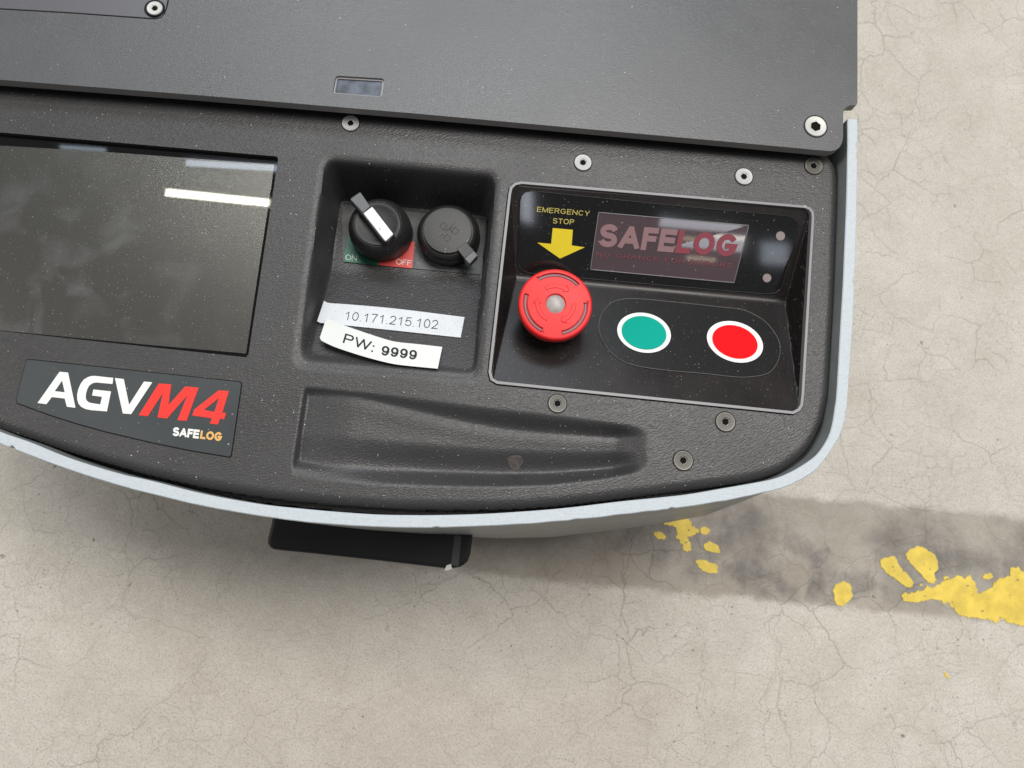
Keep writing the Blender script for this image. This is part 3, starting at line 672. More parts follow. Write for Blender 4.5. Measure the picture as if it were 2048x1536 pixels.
quads = np.stack([idx[:-1, :-1], idx[:-1, 1:], idx[1:, 1:], idx[1:, :-1]], -1).reshape(-1, 4)
ok = keep[quads].all(1)
ind = (d_d > 0) | k1; int_ = (d_t > 0) | k2
ok &= ~(ind[quads].all(1)) & ~(int_[quads].all(1)); quads = quads[ok]
used = np.unique(quads); remap = -np.ones(len(verts), int); remap[used] = np.arange(len(used)); V_ = verts[used]; Q_ = remap[quads]
vl, fl = V_.tolist(), Q_.tolist()
def wall(poly, z0, z1):
    b = len(vl); k = len(poly)
    for q in poly: vl.append([q[0], q[1], z0])
    for q in poly: vl.append([q[0], q[1], z1])
    for i in range(k): fl.append([b+i, b+(i+1) % k, b+k+(i+1) % k, b+k+i])
wall(disp, ZC, ZG-.001); wall(tray_open, ZC, ZC-.012)
me = bpy.data.meshes.new('console_panel'); me.from_pydata(vl, [], fl); me.update()
console = link('console_panel', me, 'console', agv, True, 50); tag(console, 'black leather-grained moulded console panel')
# near-black ring that paints the shade in the groove round the bezel
prism('groove_shade', [(x, y, ZC-.002) for x, y in tray_open], .001, 'dark', console, holes=[[(x, y, ZC-.002) for x, y in offset_poly(bez, .001)]])
def zcon(x, y):
    """console height for placing things (flat, pocket)"""
    p_ = np.array([[x, y]]); d1, _ = sdf(p_, pf)
    return ZC-pocket_depth(x, y) if d1[0] > -.003 else ZC
zplane = lambda x, y: ZC-pocket_depth(x, y)
SP = surf(lambda x, y: float(zplane(x, y)))

# ------------------------------------------------------------------ display
gl = offset_poly(disp, .0002)
screen = prism('display', [(x, y, ZG) for x, y in gl], .002, 'glass_border', agv, bevel=.0002); tag(screen, 'dusty dark touch display')
sheet('screen', [(-240, 277), (200, 303), (549, 329), (492, 707), (300, 690), (-255, 636)], flat(ZG), .00025, 'screen', screen)

# ------------------------------------------------------------------ badge
bd = [(57, 717.5), (51.5, 721), (31.6, 800), (33.5, 807.5), (61, 817.6), (102, 832.6), (157, 850), (211, 865), (300, 886), (377, 902), (452, 914.6), (459, 916), (464, 912), (484.5, 771), (484, 766), (479, 762.5), (260, 739)]
bev_dark = sheet('badge', bd, flat(ZC), .0001, 'dark', agv)
bw = offset_poly([P(a, b, ZC) for a, b in bd], .0006)
badge = prism('name_badge', [(x, y, ZC+.0006) for x, y in bw], .0004, 'badge', agv, bevel=.0001); tag(badge, 'dark grey badge reading AGVM4 SAFELOG')
bev_dark.name = 'badge_groove'; setpar(bev_dark, badge)
def letter(name, pts, m_, holes=(), parent=badge):
    S_ = flat(ZC+.0008); lp = [[Vector(tuple(S_(a, b))) for a, b in pts]]+[[Vector(tuple(S_(a, b))) for a, b in h] for h in holes]
    me = bpy.data.meshes.new(name); me.from_pydata([tuple(v) for l in lp for v in l], [], [tuple(t) for t in tessellate_polygon(lp)]); fix_up(me); return link(name, me, m_, parent)
Z3 = lambda p: z_(p, 20, 700, 7.314); Z4 = lambda p: z_(p, 260, 740, 8.533)
letter('letter', Z3([(402, 775), (725, 318), (850, 330), (958, 845), (832, 830), (800, 710), (612, 688), (533, 792)]), 'pw', [Z3([(655, 602), (762, 448), (800, 618)])])
letter('letter', Z3([(1510, 408), (1500, 497), (1260, 475), (1210, 485), (1160, 520), (1130, 575), (1112, 640), (1108, 700), (1122, 740), (1155, 766), (1200, 778), (1320, 795), (1345, 685), (1200, 665), (1220, 577), (1478, 605), (1418, 898), (1190, 880), (1100, 862), (1040, 830), (1000, 782), (983, 720), (982, 650), (1000, 570), (1035, 490), (1080, 432), (1140, 396), (1190, 381), (1240, 378)]), 'pw')
letter('letter', [(229.9, 756), (247.6, 758), (258.2, 809.4), (288, 763), (304.5, 764.6), (262.3, 828.2), (245.6, 826.9)], 'pw')
letter('letter', Z4([(148, 770), (490, 230), (705, 245), (658, 595), (940, 280), (1172, 300), (965, 868), (808, 855), (975, 440), (632, 828), (468, 810), (560, 395), (305, 790)]), 'logo_red')
letter('letter', Z4([(1515, 345), (1688, 360), (1578, 725), (1640, 735), (1608, 840), (1535, 830), (1500, 930), (1360, 912), (1400, 825), (1060, 775), (1100, 670)]), 'logo_red', [Z4([(1265, 680), (1515, 480), (1440, 715)])])
text('lettering', 'SAFE', Z4([(742, 972), (1192, 1022), (1170, 1172), (720, 1122)]), flat(ZC), .0008, 'pw', badge, .25, .06)
text('lettering', 'LOG', Z4([(1212, 1032), (1582, 1066), (1560, 1218), (1192, 1172)]), flat(ZC), .0008, 'orange', badge, .25, .06)

# ------------------------------------------------------------------ control tray
VD = .024
bt = P(1017, 380, ZC)[:2], P(1625, 428, ZC)[:2]; bb = P(984, 757, ZC)[:2], P(1602, 818, ZC)[:2]
ti0, ti1 = P(1017, 370, ZC)[:2], P(1620, 418, ZC)[:2]
vv0, vv1 = P(1030, 553, ZC-VD)[:2], P(1572, 603, ZC-VD)[:2]
rl0, rl1 = P(1623, 430, ZC)[:2], P(1603, 800, ZC)[:2]; ll0, ll1 = P(1020, 380, ZC)[:2], P(984, 750, ZC)[:2]
bi0, bi1 = P(985, 764, ZC)[:2], P(1600, 827, ZC)[:2]
def ld(x, y, a, b):     # signed distance to line, positive to its left
    t_ = (b-a)/np.linalg.norm(b-a); return (x-a[0])*(-t_[1])+(y-a[1])*t_[0]
vr = P(1572, 602, ZC-VD)
k_r = VD/abs(float(ld(vr[0], vr[1], rl0, rl1)))
def smin(a, b, k):
    h = np.clip(.5+.5*(b-a)/k, 0, 1); return b*(1-h)+a*h-k*h*(1-h)
def tray_z(x, y):
    x = np.asarray(x, float); y = np.asarray(y, float)
    dt = -ld(x, y, ti0, ti1); dv = ld(x, y, vv0, vv1); db = ld(x, y, bi0, bi1)
    up_ = VD*np.maximum(dt, -.01)/np.maximum(dt+dv, .01); lo_ = VD*np.maximum(db, -.01)/np.maximum(db-dv, .01)
    rr = np.maximum(-ld(x, y, rl0, rl1)*-1*-1, -.01)*k_r; rr = np.abs(ld(x, y, rl0, rl1))*k_r
    ll = np.abs(ld(x, y, ll0, ll1))*2.6
    dpt = smin(up_, lo_, .0022); dpt = smin(dpt, rr, .003); dpt = smin(dpt, ll, .002)
    return ZC-.0006-np.maximum(dpt, 0)
ti_poly = offset_poly(bez, .0011)
g = .0006; tx0, tx1, ty0, ty1 = bez[:, 0].min()-.002, bez[:, 0].max()+.002, bez[:, 1].min()-.002, bez[:, 1].max()+.002
nx, ny = int((tx1-tx0)/g), int((ty1-ty0)/g); gx, gy = np.meshgrid(tx0+np.arange(nx)*g, ty0+np.arange(ny)*g); tp = np.stack([gx.ravel(), gy.ravel()], 1)
dt_, nt_ = sdf(tp, ti_poly); kk = np.abs(dt_) < g*.6; tp[kk] = nt_[kk]; ins_ = (dt_ > 0) | kk
tz = tray_z(tp[:, 0], tp[:, 1]); idx = np.arange(nx*ny).reshape(ny, nx)
quads = np.stack([idx[:-1, :-1], idx[:-1, 1:], idx[1:, 1:], idx[1:, :-1]], -1).reshape(-1, 4); quads = quads[ins_[quads].all(1)]
used = np.unique(quads); remap = -np.ones(len(tp), int); remap[used] = np.arange(len(used))
me = bpy.data.meshes.new('control_tray'); me.from_pydata(np.column_stack([tp, tz])[used].tolist(), [], remap[quads].tolist()); me.update()
tray = link('control_tray', me, 'tray', agv, True); tray_me = me; tag(tray, 'glossy black moulded control tray')
ST = surf(lambda x, y: float(tray_z(x, y)))
bz_in = offset_poly(bez, .0016)
prism('bezel', [(x, y, ZC+.0012) for x, y in bez], .004, 'bezel', tray, holes=[[(x, y, ZC+.0012) for x, y in bz_in]])
# clear label film on the upper face
film_px = [(1040, 403), (1043, 391), (1051, 384), (1066, 381.5), (1300, 406), (1577.7, 432), (1588, 437), (1595, 445), (1597, 454.5), (1582, 513), (1564.4, 572), (1560, 580), (1550, 586), (1531, 588), (1300, 568), (1066, 547.5), (1048, 543), (1039, 535), (1035, 524)]
def true_normals(me):
    c = np.empty(len(me.vertices)*3); me.vertices.foreach_get('co', c); c = c.reshape(-1, 3); h = 2e-4
    gx_ = (tray_z(c[:, 0]+h, c[:, 1])-tray_z(c[:, 0]-h, c[:, 1]))/(2*h); gy_ = (tray_z(c[:, 0], c[:, 1]+h)-tray_z(c[:, 0], c[:, 1]-h))/(2*h)
    nn_ = np.column_stack([-gx_, -gy_, np.ones(len(c))]); nn_ /= np.linalg.norm(nn_, axis=1)[:, None]
    me.normals_split_custom_set_from_vertices(nn_.tolist())
def grid_film(name, poly_px, S_zf, up, mats, parent, gg=.0012):
    w_ = np.array([ST(a, b)[:2] for a, b in poly_px]); a0_, a1_ = w_.min(0), w_.max(0)
    nx, ny = int((a1_[0]-a0_[0])/gg)+3, int((a1_[1]-a0_[1])/gg)+3; gx, gy = np.meshgrid(a0_[0]-gg+np.arange(nx)*gg, a0_[1]-gg+np.arange(ny)*gg); tp = np.stack([gx.ravel(), gy.ravel()], 1)
    d, nr = sdf(tp, w_); kk = np.abs(d) < gg*.6; tp[kk] = nr[kk]; ins = (d > 0) | kk
    idx = np.arange(nx*ny).reshape(ny, nx); qd = np.stack([idx[:-1, :-1], idx[:-1, 1:], idx[1:, 1:], idx[1:, :-1]], -1).reshape(-1, 4); qd = qd[ins[qd].all(1)]
    us = np.unique(qd); rm = -np.ones(len(tp), int); rm[us] = np.arange(len(us))
    me = bpy.data.meshes.new(name); me.from_pydata(np.column_stack([tp, S_zf(tp[:, 0], tp[:, 1])+up])[us].tolist(), [], rm[qd].tolist()); me.update(); o_ = link(name, me, mats, parent, True); true_normals(me); return o_
true_normals(tray_me)
lab = grid_film('label_film', film_px, tray_z, .0004, 'film', tray)
band_line('film_border', film_px, ST, .0007, .0005, 'line_dark', tray, closed=True)
Z5 = lambda p: z_(p, 1020, 380, 4.8)
text('lettering', 'EMERGENCY', Z5([(262, 160), (768, 203), (760, 251), (258, 208)]), ST, .0007, 'yellow_dull', tray, .12, .20)
text('lettering', 'STOP', Z5([(415, 270), (617, 283), (612, 333), (410, 320)]), ST, .0007, 'yellow_dull', tray, .13, .18)
arr = Z5([(410, 365), (603, 382), (592, 532), (718, 550), (480, 658), (262, 505), (395, 517)])
sheet('arrow_mark', arr, ST, .0007, 'yellow', tray)
# logo window
Z6 = lambda p: z_(p, 1180, 410, 6.0235)
wq = Z6([(105, 88), (1915, 245), (1735, 935), (5, 775)])
logo = sheet('logo_window', wq, ST, .0008, 'window', tray); tag(logo, 'mauve window with the maker lettering')
band_line('window_border', [tuple(np.array(wq[i])*(1-t_)+np.array(wq[(i+1) % 4])*t_) for i in range(4) for t_ in (0, .03, .5, .97)], ST, .0011, .0006, 'window_edge', tray, closed=True)
text('lettering', 'SAFE', Z6([(135, 222), (1060, 298), (1005, 573), (95, 500)]), ST, .0010, 'pinkish', tray, .25, .09)
text('lettering', 'LOG', Z6([(1080, 300), (1800, 362), (1752, 628), (1020, 577)]), ST, .0010, 'mauve', tray, .25, .09)
text('lettering', 'NO CHANCE FOR ERRORS', Z6([(80, 566), (1722, 702), (1708, 757), (72, 614)]), ST, .0010, 'mauve2', tray, .15, .34)
def ell(c, l11, l21, l22, k=1., n=48):
    return [(c[0]+k*l11*math.cos(a), c[1]+k*(l21*math.cos(a)+l22*math.sin(a))) for a in [2*math.pi*i/n for i in range(n)]]
for c_, r_ in (((1561, 471.8), 9), ((1534, 556), 8.5)): sheet('indicator_lamp', ell(c_, r_, 0, r_), ST, .0008, 'led', tray)
cap_px = [(1442.7, 613.8), (1488, 620), (1527, 640), (1550, 666), (1560.5, 692), (1556.6, 721), (1540, 744), (1514, 752), (1475, 754), (1410, 747), (1340, 741), (1275.9, 732), (1240, 719), (1214, 695), (1199, 665.6), (1199, 640), (1211, 617), (1230, 602), (1269, 597), (1350, 604)]
capw = smooth_closed(cap_px, 5)
grid_film('key_film', capw, tray_z, .0004, 'key_film', tray)
band_line('key_film_border', capw, ST, .0007, .00045, 'line', tray, closed=True)
for c_, A, k_, m_, nm in (((1288.1, 665.4), (53.65, 5.8, 39.8), .835, 'pgreen', 'green start key'), ((1470.0, 683.6), (56.1, 9.5, 40.6), .81, 'pred', 'flat red stop key')):
    ky = sheet('push_key', ell(c_, *A), ST, .0009, 'pw', tray, thick=.0004); tag(ky, nm+' with white ring')
    sheet('key_disc', ell(c_, *A, k=k_), ST, .0012, m_, ky)

# ------------------------------------------------------------------ emergency stop button
ZE = .2975; ec = P(1111.5, 607, ZE); sE = np.linalg.norm(P(1111.5+74, 607, ZE)-ec)/74; RE = 74*sE
prof_r = np.concatenate([np.linspace(.0001, RE*.93, 74), RE*(.93+.07*np.sin(np.linspace(.1, math.pi/2, 7)))]); nth = 360
th = np.arange(nth)*2*math.pi/nth; yawE = 0
rr, tt = np.meshgrid(prof_r, th, indexing='ij')
zz = -.0010*(rr/RE)**2; e_ = rr > RE*.93; zz = np.where(e_, zz-.0016*(1-np.sqrt(np.clip(1-((rr/RE-.93)/.07)**2, 0, 1))), zz)
deg = (np.degrees(tt)) % 360; rp = rr/sE
for k in range(3):
    a = (deg-120*k-45+yawE) % 360
    zz -= .0013*((a < 82) & (rp > 56.4) & (rp < 64.8))
    zz -= .0006*((a > 79) & (a < 85) & (rp > 62) & (rp < 66.5))
    b = (deg-120*k-48) % 360
    zz += .00028*((b > 14) & (b < 78) & (rp > 32.5) & (rp < 40.5)); zz += .00028*((b <= 14) & (np.abs(rp-36.5) < 8.5*(b/14)))
zz -= .0012*(rp < 20.8)
vs = np.stack([ec[0]+rr*np.cos(tt), ec[1]+rr*np.sin(tt), ec[2]+zz], -1).reshape(-1, 3).tolist(); nr_ = len(prof_r); fs = []
for i in range(nr_-1):
    for j in range(nth): fs.append([i*nth+j, (i+1)*nth+j, (i+1)*nth+(j+1) % nth, i*nth+(j+1) % nth])
zlow = float(zz[-1, 0])
for rad_, dz in ((RE, -.0060), (RE*.985, -.0078), (RE*.95, -.0085), (RE*.80, -.0088)):
    b0_ = len(vs)
    for j in range(nth): vs.append([ec[0]+rad_*math.cos(th[j]), ec[1]+rad_*math.sin(th[j]), ec[2]+dz])
    pb_ = b0_-nth
    for j in range(nth): fs.append([pb_+j, b0_+j, b0_+(j+1) % nth, pb_+(j+1) % nth])
me = bpy.data.meshes.new('button_cap'); me.from_pydata(vs, [], fs); me.update()
estop = empty('emergency_stop_button', (ec[0], ec[1], ec[2]-.015), agv); tag(estop, 'red mushroom emergency stop button with three arc slots')
link('button_cap', me, 'red', estop, True, 40)
lathe('lens', (ec[0], ec[1], ec[2]-.0016), [(0, .0013), (.4*20.3*sE, .0012), (.85*20.3*sE, .0007), (20.3*sE, 0)], 'lens', estop)
for k in range(3):
    bm = bmesh.new(); A0, A1 = math.radians(45+120*k+1), math.radians(127+120*k-1); nseg = 24; row = []
    for i in range(nseg+1):
        a = A0+(A1-A0)*i/nseg; ca, sa = math.cos(a), math.sin(a)
        row.append([bm.verts.new((ec[0]+r_*sE*ca, ec[1]+r_*sE*sa, ec[2]+h_)) for r_, h_ in ((57.4, -.0024), (58.0, -.0017), (60.7, -.0014), (63.2, -.0017), (63.8, -.0026))])
    for i in range(nseg):
        for j in range(4): bm.faces.new([row[i][j], row[i][j+1], row[i+1][j+1], row[i+1][j]])
    from_bm('light_slot', bm, 'slot', estop, True)
lathe('collar', (ec[0], ec[1], ec[2]-.0088), [(RE*.90, .001), (RE*.90, -.006), (RE*.80, -.0065), (RE*.78, -.03)], ['collar', 'black'], estop, midx=[0, 1, 1])

# ------------------------------------------------------------------ rotary switch and socket cap in the pocket
def px_r(u, v, z, r): return np.linalg.norm(P(u+r, v, z)-P(u, v, z))
plate = sheet('switch_plate', [(683, 408), (973, 440), (961, 549), (829, 537), (686, 523)], SP, .0006, 'plate', agv)
lg = sheet('on_label', z_([(232, 705), (662, 748), (618, 1090), (180, 1045)], 660, 360, 6.4), SP, .0009, 'lgreen', agv); tag(lg, 'green ON label field')
lr = sheet('off_label', z_([(662, 748), (1090, 792), (1050, 1130), (618, 1090)], 660, 360, 6.4), SP, .0009, 'lred', agv); tag(lr, 'red OFF label field')
Z9 = lambda p: z_(p, 660, 360, 6.4)
text('lettering', 'ON', Z9([(202, 952), (346, 966), (340, 1036), (196, 1022)]), SP, .0011, 'pw', lg, .10, .14)
text('lettering', 'OFF', Z9([(850, 1010), (1045, 1030), (1040, 1098), (843, 1078)]), SP, .0011, 'pw', lr, .10, .14)
zk = .2560; kc = P(760.5, 459, zk+.006); kr = px_r(760, 459, zk+.006, 62.5)
zk2 = zk+.0185; kt = P(754.7, 447.8, zk2); kr2 = px_r(754.7, 447.8, zk2, 47)
switch = empty('rotary_switch', (kc[0], kc[1], zk), agv); tag(switch, 'black rotary switch turned to ON with white pointer')
def frustum(name, rings, mats, parent, seg=72, cap=True, sharp=30):
    """stack of circles (centre, radius)"""
    bm = bmesh.new(); R_ = []
    for c, r in rings: R_.append([bm.verts.new((c[0]+r*math.cos(2*math.pi*i/seg), c[1]+r*math.sin(2*math.pi*i/seg), c[2])) for i in range(seg)])
    for a, b in zip(R_[:-1], R_[1:]):
        for i in range(seg): bm.faces.new([a[i], a[(i+1) % seg], b[(i+1) % seg], b[i]])
    if cap: bm.faces.new(R_[-1])
    return from_bm(name, bm, mats, parent, True, sharp)
L_ = lambda a, b, t_: np.array(a)*(1-t_)+np.array(b)*t_
cA = np.array([kc[0], kc[1], zk-.006]); cB = np.array([kt[0], kt[1], zk2])
ctr = lambda z: np.array([L_(kc, kt, (z-kc[2])/(kt[2]-kc[2]))[0], L_(kc, kt, (z-kc[2])/(kt[2]-kc[2]))[1], z])
frustum('base_ring', [(ctr(zk-.008), kr*1.0), (ctr(zk+.002), kr*1.005), (ctr(zk+.0065), kr*.995), (ctr(zk+.012), kr*.955), (ctr(zk2-.001), kr2*1.10), (ctr(zk2+.0002), kr2*1.03), (ctr(zk2+.0002), kr2*1.012), (ctr(zk2-.0012), kr2*1.0)], 'knob', switch)
# dished top disc
frustum('dial', [(ctr(zk2-.0014), kr2*1.0), (ctr(zk2+.0006), kr2*.985), (ctr(zk2+.0008), kr2*.95), (ctr(zk2+.0001), kr2*.8), (ctr(zk2-.0006), kr2*.6), (ctr(zk2-.0006), kr2*.3)], 'knob', switch, sharp=60)
zh = .2812; H_ = flat(zh)
grip_px = Z9([(256, 238), (275, 215), (370, 156), (392, 152), (520, 338), (560, 345), (812, 662), (822, 690), (806, 722), (750, 788), (718, 800), (690, 790), (640, 740), (418, 450), (262, 262)])
prism('grip', [H_(a, b, -.0006) for a, b in grip_px], .0066, 'knob', switch, bevel=.0006)
prism('pointer_tip', [H_(a, b) for a, b in Z9([(264, 242), (378, 158), (392, 160), (514, 336), (424, 418), (275, 262)])], .003, 'grey_tab', switch, bevel=.0003)
prism('pointer', [H_(a, b, .0003) for a, b in rounded(Z9([(425, 425), (540, 338), (812, 690), (708, 785)]), 2.6, 4)], .0014, 'white', switch, bevel=.0005, seg=3)
prism('pointer_mark', [H_(a, b, .0005) for a, b in Z9([(625, 612), (638, 622), (650, 634), (636, 632)])], .0002, 'ink', switch)
# socket cap
zs = .2575; s0 = P(897, 468, zs+.004); sr = px_r(897, 468, zs+.004, 62.5); zs2 = zs+.0125; s1 = P(895.2, 460.6, zs2); sr2 = px_r(895, 460, zs2, 48.3)
ctr2 = lambda z: np.array([*L_(s0, s1, (z-s0[2])/(s1[2]-s0[2]))[:2], z])
cap = empty('socket_cap', (s0[0], s0[1], zs), agv); tag(cap, 'black rubber socket cap with pull tab')
frustum('base_ring', [(ctr2(zs-.008), sr), (ctr2(zs+.0035), sr*1.005), (ctr2(zs+.0045), sr*.985), (ctr2(zs+.005), sr*.955), (ctr2(zs+.008), sr*.91), (ctr2(zs2-.003), sr*.86), (ctr2(zs2-.0022), sr*.80), (ctr2(zs2-.0022), sr*.6)], 'knob', cap)
frustum('cover', [(ctr2(zs2-.004), sr2*.99), (ctr2(zs2-.0006), sr2*1.0), (ctr2(zs2-.0001), sr2*.985), (ctr2(zs2), sr2*.95), (ctr2(zs2+.0003), sr2*.4)], 'cap', cap)
prism('pull_tab', [P(a, b, zs2+.0004) for a, b in rounded(Z9([(1618, 872), (1738, 792), (1846, 905), (1722, 1003)]), 1.2, 3)], .003, 'cap', cap, bevel=.0003)
prism('tab_end', [P(a, b, zs2+.0010) for a, b in rounded(Z9([(1840, 902), (1893, 962), (1788, 1076), (1718, 1004)]), 2, 3)], .006, 'grey_tab', cap, bevel=.0005)
def emblem(lines, wd=.00028):
    for ln in lines: band_line('embossed_line', Z9(ln), flat(zs2), .00045, wd, 'knob', cap, thick=.0003)
for cx_, cy_ in ((1452, 588), (1603, 650), (1497, 742)):
    s_ = 50; emblem([[(cx_-s_, cy_+4), (cx_+2, cy_-s_+4), (cx_+s_, cy_-2), (cx_-2, cy_+s_-4), (cx_-s_, cy_+4), (cx_+2, cy_-s_+4)]])
emblem([[(1500, 628), (1445, 640)], [(1480, 665), (1600, 545)], [(1400, 725), (1450, 690)], [(1560, 600), (1520, 640)], [(1540, 620), (1560, 690)]])

# ------------------------------------------------------------------ paper strips
ZA = lambda p: z_(p, 600, 560, 5.12)
def strip(name, top, bot, lift, mats, n=40, thick=.00012):
    T, B = smooth_open(ZA(top), 8), smooth_open(ZA(bot), 8)
    def res(c):
        s = np.concatenate([[0], np.cumsum(np.linalg.norm(np.diff(c, axis=0), axis=1))]); s /= s[-1]; tt_ = np.linspace(0, 1, n+1); return np.column_stack([np.interp(tt_, s, c[:, 0]), np.interp(tt_, s, c[:, 1])])
    T, B = res(T), res(B); bm = bmesh.new(); rows = []
    for i in range(n+1):
        l = lift(i/n); row = []
        for j in range(5):
            q = T[i]*(1-j/4)+B[i]*(j/4); p = SP(q[0], q[1], l[0]*(1-j/4)+l[1]*(j/4)); row.append((bm.verts.new(tuple(p)), bm.verts.new((p[0], p[1], p[2]-thick))))
        rows.append(row)
    for i in range(n):
        for j in range(4):
            bm.faces.new([rows[i][j][0], rows[i+1][j][0], rows[i+1][j+1][0], rows[i][j+1][0]]); bm.faces.new([rows[i][j][1], rows[i][j+1][1], rows[i+1][j+1][1], rows[i+1][j][1]])
        for j in (0, 4): bm.faces.new([rows[i][j][0], rows[i][j][1], rows[i+1][j][1], rows[i+1][j][0]])
    for i in (0, n):
        for j in range(4): bm.faces.new([rows[i][j][0], rows[i][j+1][0], rows[i][j+1][1], rows[i][j][1]])
    def on(u, v, up=0.):
        p = np.array([u, v]); best = min(range(n+1), key=lambda i: abs((p-T[i])[0]*(B[i]-T[i])[1]-(p-T[i])[1]*(B[i]-T[i])[0])/np.linalg.norm(B[i]-T[i])+(0 if np.linalg.norm(p-T[i]) < 90 else 9))
        e = B[best]-T[best]; f_ = float((p-T[best])@e/(e@e)); l = lift(best/n); return SP(u, v, l[0]*(1-f_)+l[1]*f_+up)
    return from_bm(name, bm, mats, agv, True, 40), on
l1 = lambda t_: (.0008+.004*max(0, 1-t_/.09)**1.5,)*2
s1_, on1 = strip('paper_label', [(245, 213), (275, 230), (310, 237), (500, 250), (1000, 295), (1685, 380)], [(175, 422), (205, 438), (300, 447), (500, 468), (1000, 520), (1645, 590)], l1, 'paper1')
tag(s1_, 'speckled white strip label reading 10.171.215.102')
l2 = lambda t_: (.0022+.0025*max(0, 1-t_/.15)**1.5, .0035+.0035*max(0, 1-t_/.8))
s2_, on2 = strip('paper_label', [(268, 395), (330, 415), (440, 460), (700, 550), (850, 598), (980, 632), (1220, 658), (1457, 685)], [(203, 590), (222, 622), (350, 683), (500, 735), (660, 785), (860, 838), (1030, 870), (1410, 908)], l2, 'paper2')
tag(s2_, 'clean white strip label reading PW: 9999')
text('lettering', '10.171.215.102', ZA([(466, 318), (1420, 412), (1406, 502), (448, 404)]), on1, .0002, 'ink_grey', s1_, .085, .16)
text('lettering', 'PW:', ZA([(465, 546), (778, 642), (748, 738), (436, 640)]), on2, .0002, 'ink', s2_, .14, .12)
text('lettering', '9999', ZA([(842, 670), (1204, 722), (1190, 818), (828, 768)]), on2, .0002, 'ink', s2_, .17, .12)
# scuffed hole plug in the grip scoop
def zsc(x, y): return ZC-.0095
sheet('scuff_mark', ZA([]) or z_([(375, 700), (395, 680), (440, 668), (500, 665), (545, 690), (548, 730), (520, 780), (490, 830), (450, 825), (400, 780)], 940, 780, 5.12), surf(lambda x, y: float(zgrid[min(G0[3]-1, max(0, int(round((y-G0[1])/G)))), min(G0[2]-1, max(0, int(round((x-G0[0])/G))))])), .0004, 'scuff', console)

# ------------------------------------------------------------------ screws
def screw(u, v, z, rpx, head, edge, parent, rot=0., hexr=.36, name='screw', washer=False):
    c = P(u, v, z); R_ = px_r(u, v, z, rpx); bm = bmesh.new(); seg = 48
    ang = [2*math.pi*i/seg+rot for i in range(seg)]
    def circ(r, h): return [bm.verts.new((c[0]+r*math.cos(a), c[1]+r*math.sin(a), c[2]+h)) for a in ang]
    def lobes(s, h): return [bm.verts.new((c[0]+R_*s*(1+.05*math.cos(6*(a-rot)))*math.cos(a), c[1]+R_*s*(1+.05*math.cos(6*(a-rot)))*math.sin(a), c[2]+h)) for a in ang]
    rings = [(circ(R_, -.0012), 1), (circ(R_, .0001), 1), (circ(R_*.95, .0004), 1), (circ(R_*.90, .00035), 0), (circ(R_*hexr*1.35, .00035), 0), (circ(R_*hexr*1.18, .0001), 1), (lobes(hexr*.98, 0.), 2), (lobes(hexr*.93, -.0002), 2)]
    for (a, m_), (b, _) in zip(rings[:-1], rings[1:]):
        for i in range(seg):
            f = bm.faces.new([a[i], a[(i+1) % seg], b[(i+1) % seg], b[i]]); f.material_index = m_
    f = bm.faces.new(rings[-1][0]); f.material_index = 2
    o = from_bm(name, bm, [head, edge, 'socket'], parent, True, 30)
    lathe('countersink', (c[0], c[1], c[2]), [(R_*1.10, -.00008), (R_*1.0, -.0001)], 'dark', o) if z != ZC or True else None
    return o
zt = .0004
screw(701, 246, ZC+zt, 17, 'steel', 'steel_bright', console, .2)
screw(1166, 325, ZC+zt, 17, 'steel', 'steel_bright', console, .5)
screw(1488, 353, ZC+zt, 17, 'steel', 'steel_bright', console, .9)
screw(1627.5, 331.5, ZC+zt, 17.2, 'steel_dark', 'steel_edge', console, .1)
screw(1115, 807, ZC+zt, 18, 'steel_dark', 'steel_edge', console, .4)
screw(1451, 843.5, ZC+zt, 19, 'steel_dark', 'steel_edge', console, .7)
screw(1366.5, 921, ZC+zt, 19, 'steel_dark', 'steel_edge', console, .2)
o = screw(1631.5, 252.5, ZL+.0004, 21.3, 'steel_bright', 'steel_bright', lid, .4, .47); tag(o, 'bright hex socket screw at the lid corner')
o = screw(309.5, 16.5, ZL+.0004, 16, 'steel_bright', 'steel', lid, .3, .36); tag(o, 'bright screw in the inlaid plate corner')
for (u, v, r) in ((1631.5, 252.5, 23.5),): 
    c = P(u, v, ZL); lathe('countersink', c, [(px_r(u, v, ZL, r), .00012), (px_r(u, v, ZL, r*.92), .00006)], 'dark', lid)
c = P(309, 17, ZL-.0004); lathe('countersink', c, [(px_r(309, 17, ZL, 21), 0), (px_r(309, 17, ZL, 15), -.0002)], 'dark', lid)

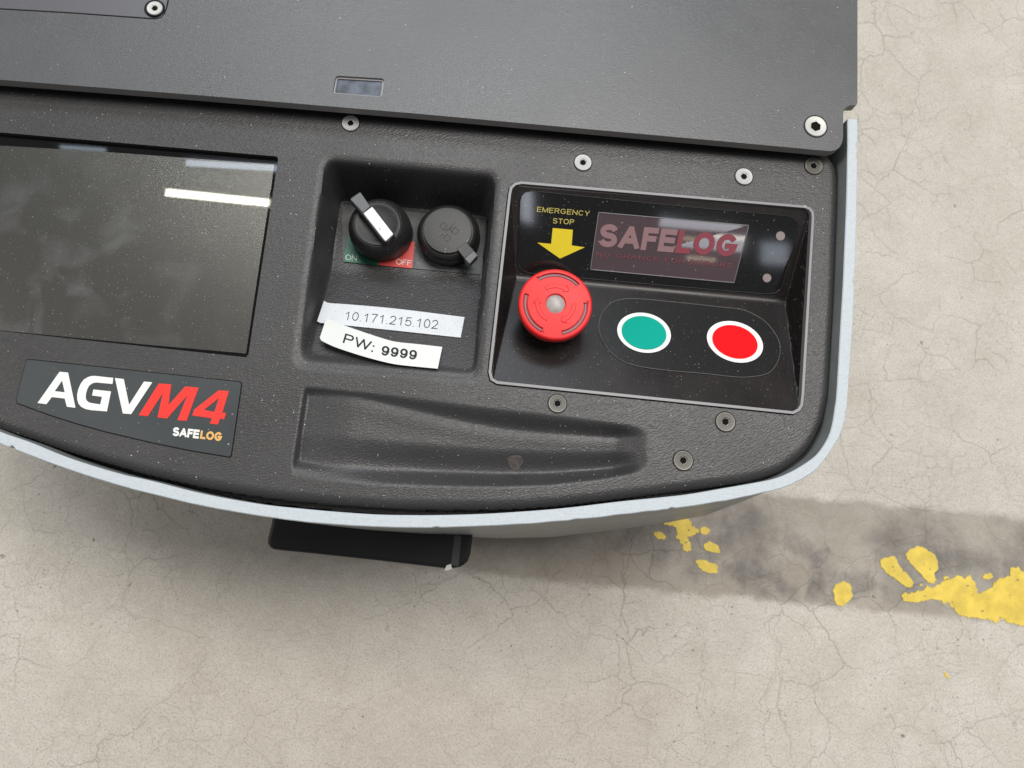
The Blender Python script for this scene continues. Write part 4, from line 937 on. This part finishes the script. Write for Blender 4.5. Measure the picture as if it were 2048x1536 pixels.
# ------------------------------------------------------------------ scanner housing low at the front
hz = .17
hp = [(545, 1030), (541, 1050), (534, 1078), (534, 1086), (538, 1094), (545, 1099), (560, 1101), (620, 1107), (760, 1122), (880, 1136), (900, 1137.5), (918, 1135), (928, 1130), (936, 1122), (941, 1108), (944, 1085), (946, 1065), (948, 1035), (946, 1000), (548, 990)]
hous = prism('scanner_housing', [P(a, b, hz) for a, b in hp], .07, 'housing', agv, bevel=.0025, seg=3); tag(hous, 'black box housing low on the front')
prism('housing_strip', [P(a, b, hz+.0006) for a, b in [(909, 1070), (923, 1072), (917, 1133), (902, 1130)]], .001, 'housing_strip', hous)
prism('chip', [P(a, b, hz+.001) for a, b in [(893, 1131), (902, 1128), (904, 1138), (896, 1141), (889, 1141)]], .003, 'white', hous)

# ------------------------------------------------------------------ lamps that mirror in the glass, plus one added fill
mirror_lamp('ceiling_tube', [(332, 377), (540, 399), (538, 413), (330, 392)], ZG, (0, 0, 1), 5.2, 42, (1, .98, .80))
mirror_lamp('hall_window', [(372, 319), (560, 331), (560, 343), (372, 332)], ZG, (0, 0, 1), 5.0, 9, (.72, .84, 1))
mirror_lamp('hall_window', [(120, 291), (212, 297), (212, 303), (120, 297)], ZG, (0, 0, 1), 5.0, 7, (.72, .84, 1))
mirror_lamp('display_fill', [(590, 330), (780, 348), (760, 480), (585, 465)], ZG, (0, 0, 1), 5.0, 14, (1, .93, .78))  # added fill beside the glass, brightens the display's upper right corner
A_, B_, C_ = ST(1200, 450), ST(1500, 470), ST(1300, 540)
nn = np.cross(B_-A_, C_-A_); nn = nn if nn[2] > 0 else -nn
zu = float(ST(1350, 470)[2])
mirror_lamp('hall_window', [(1325, 436), (1490, 450), (1478, 482), (1318, 468)], zu, nn, 4.6, 6.5, (.86, .92, 1))
mirror_lamp('ceiling_tube', [(1366, 488), (1424, 494), (1422, 502), (1362, 496)], zu, nn, 5.0, 5, (1, .86, .60))
mirror_lamp('ceiling_tube', [(1420, 445), (1490, 452), (1487, 459), (1418, 453)], zu, nn, 4.5, 9, (1, .90, .68))
mirror_lamp('hall_window', [(1042, 410), (1066, 412), (1062, 478), (1040, 476)], zu, nn, 4.6, 8, (.85, .9, 1))
mirror_lamp('hall_window', [(1530, 455), (1590, 460), (1565, 492), (1515, 505)], zu, nn, 4.6, 5, (.8, .88, 1))
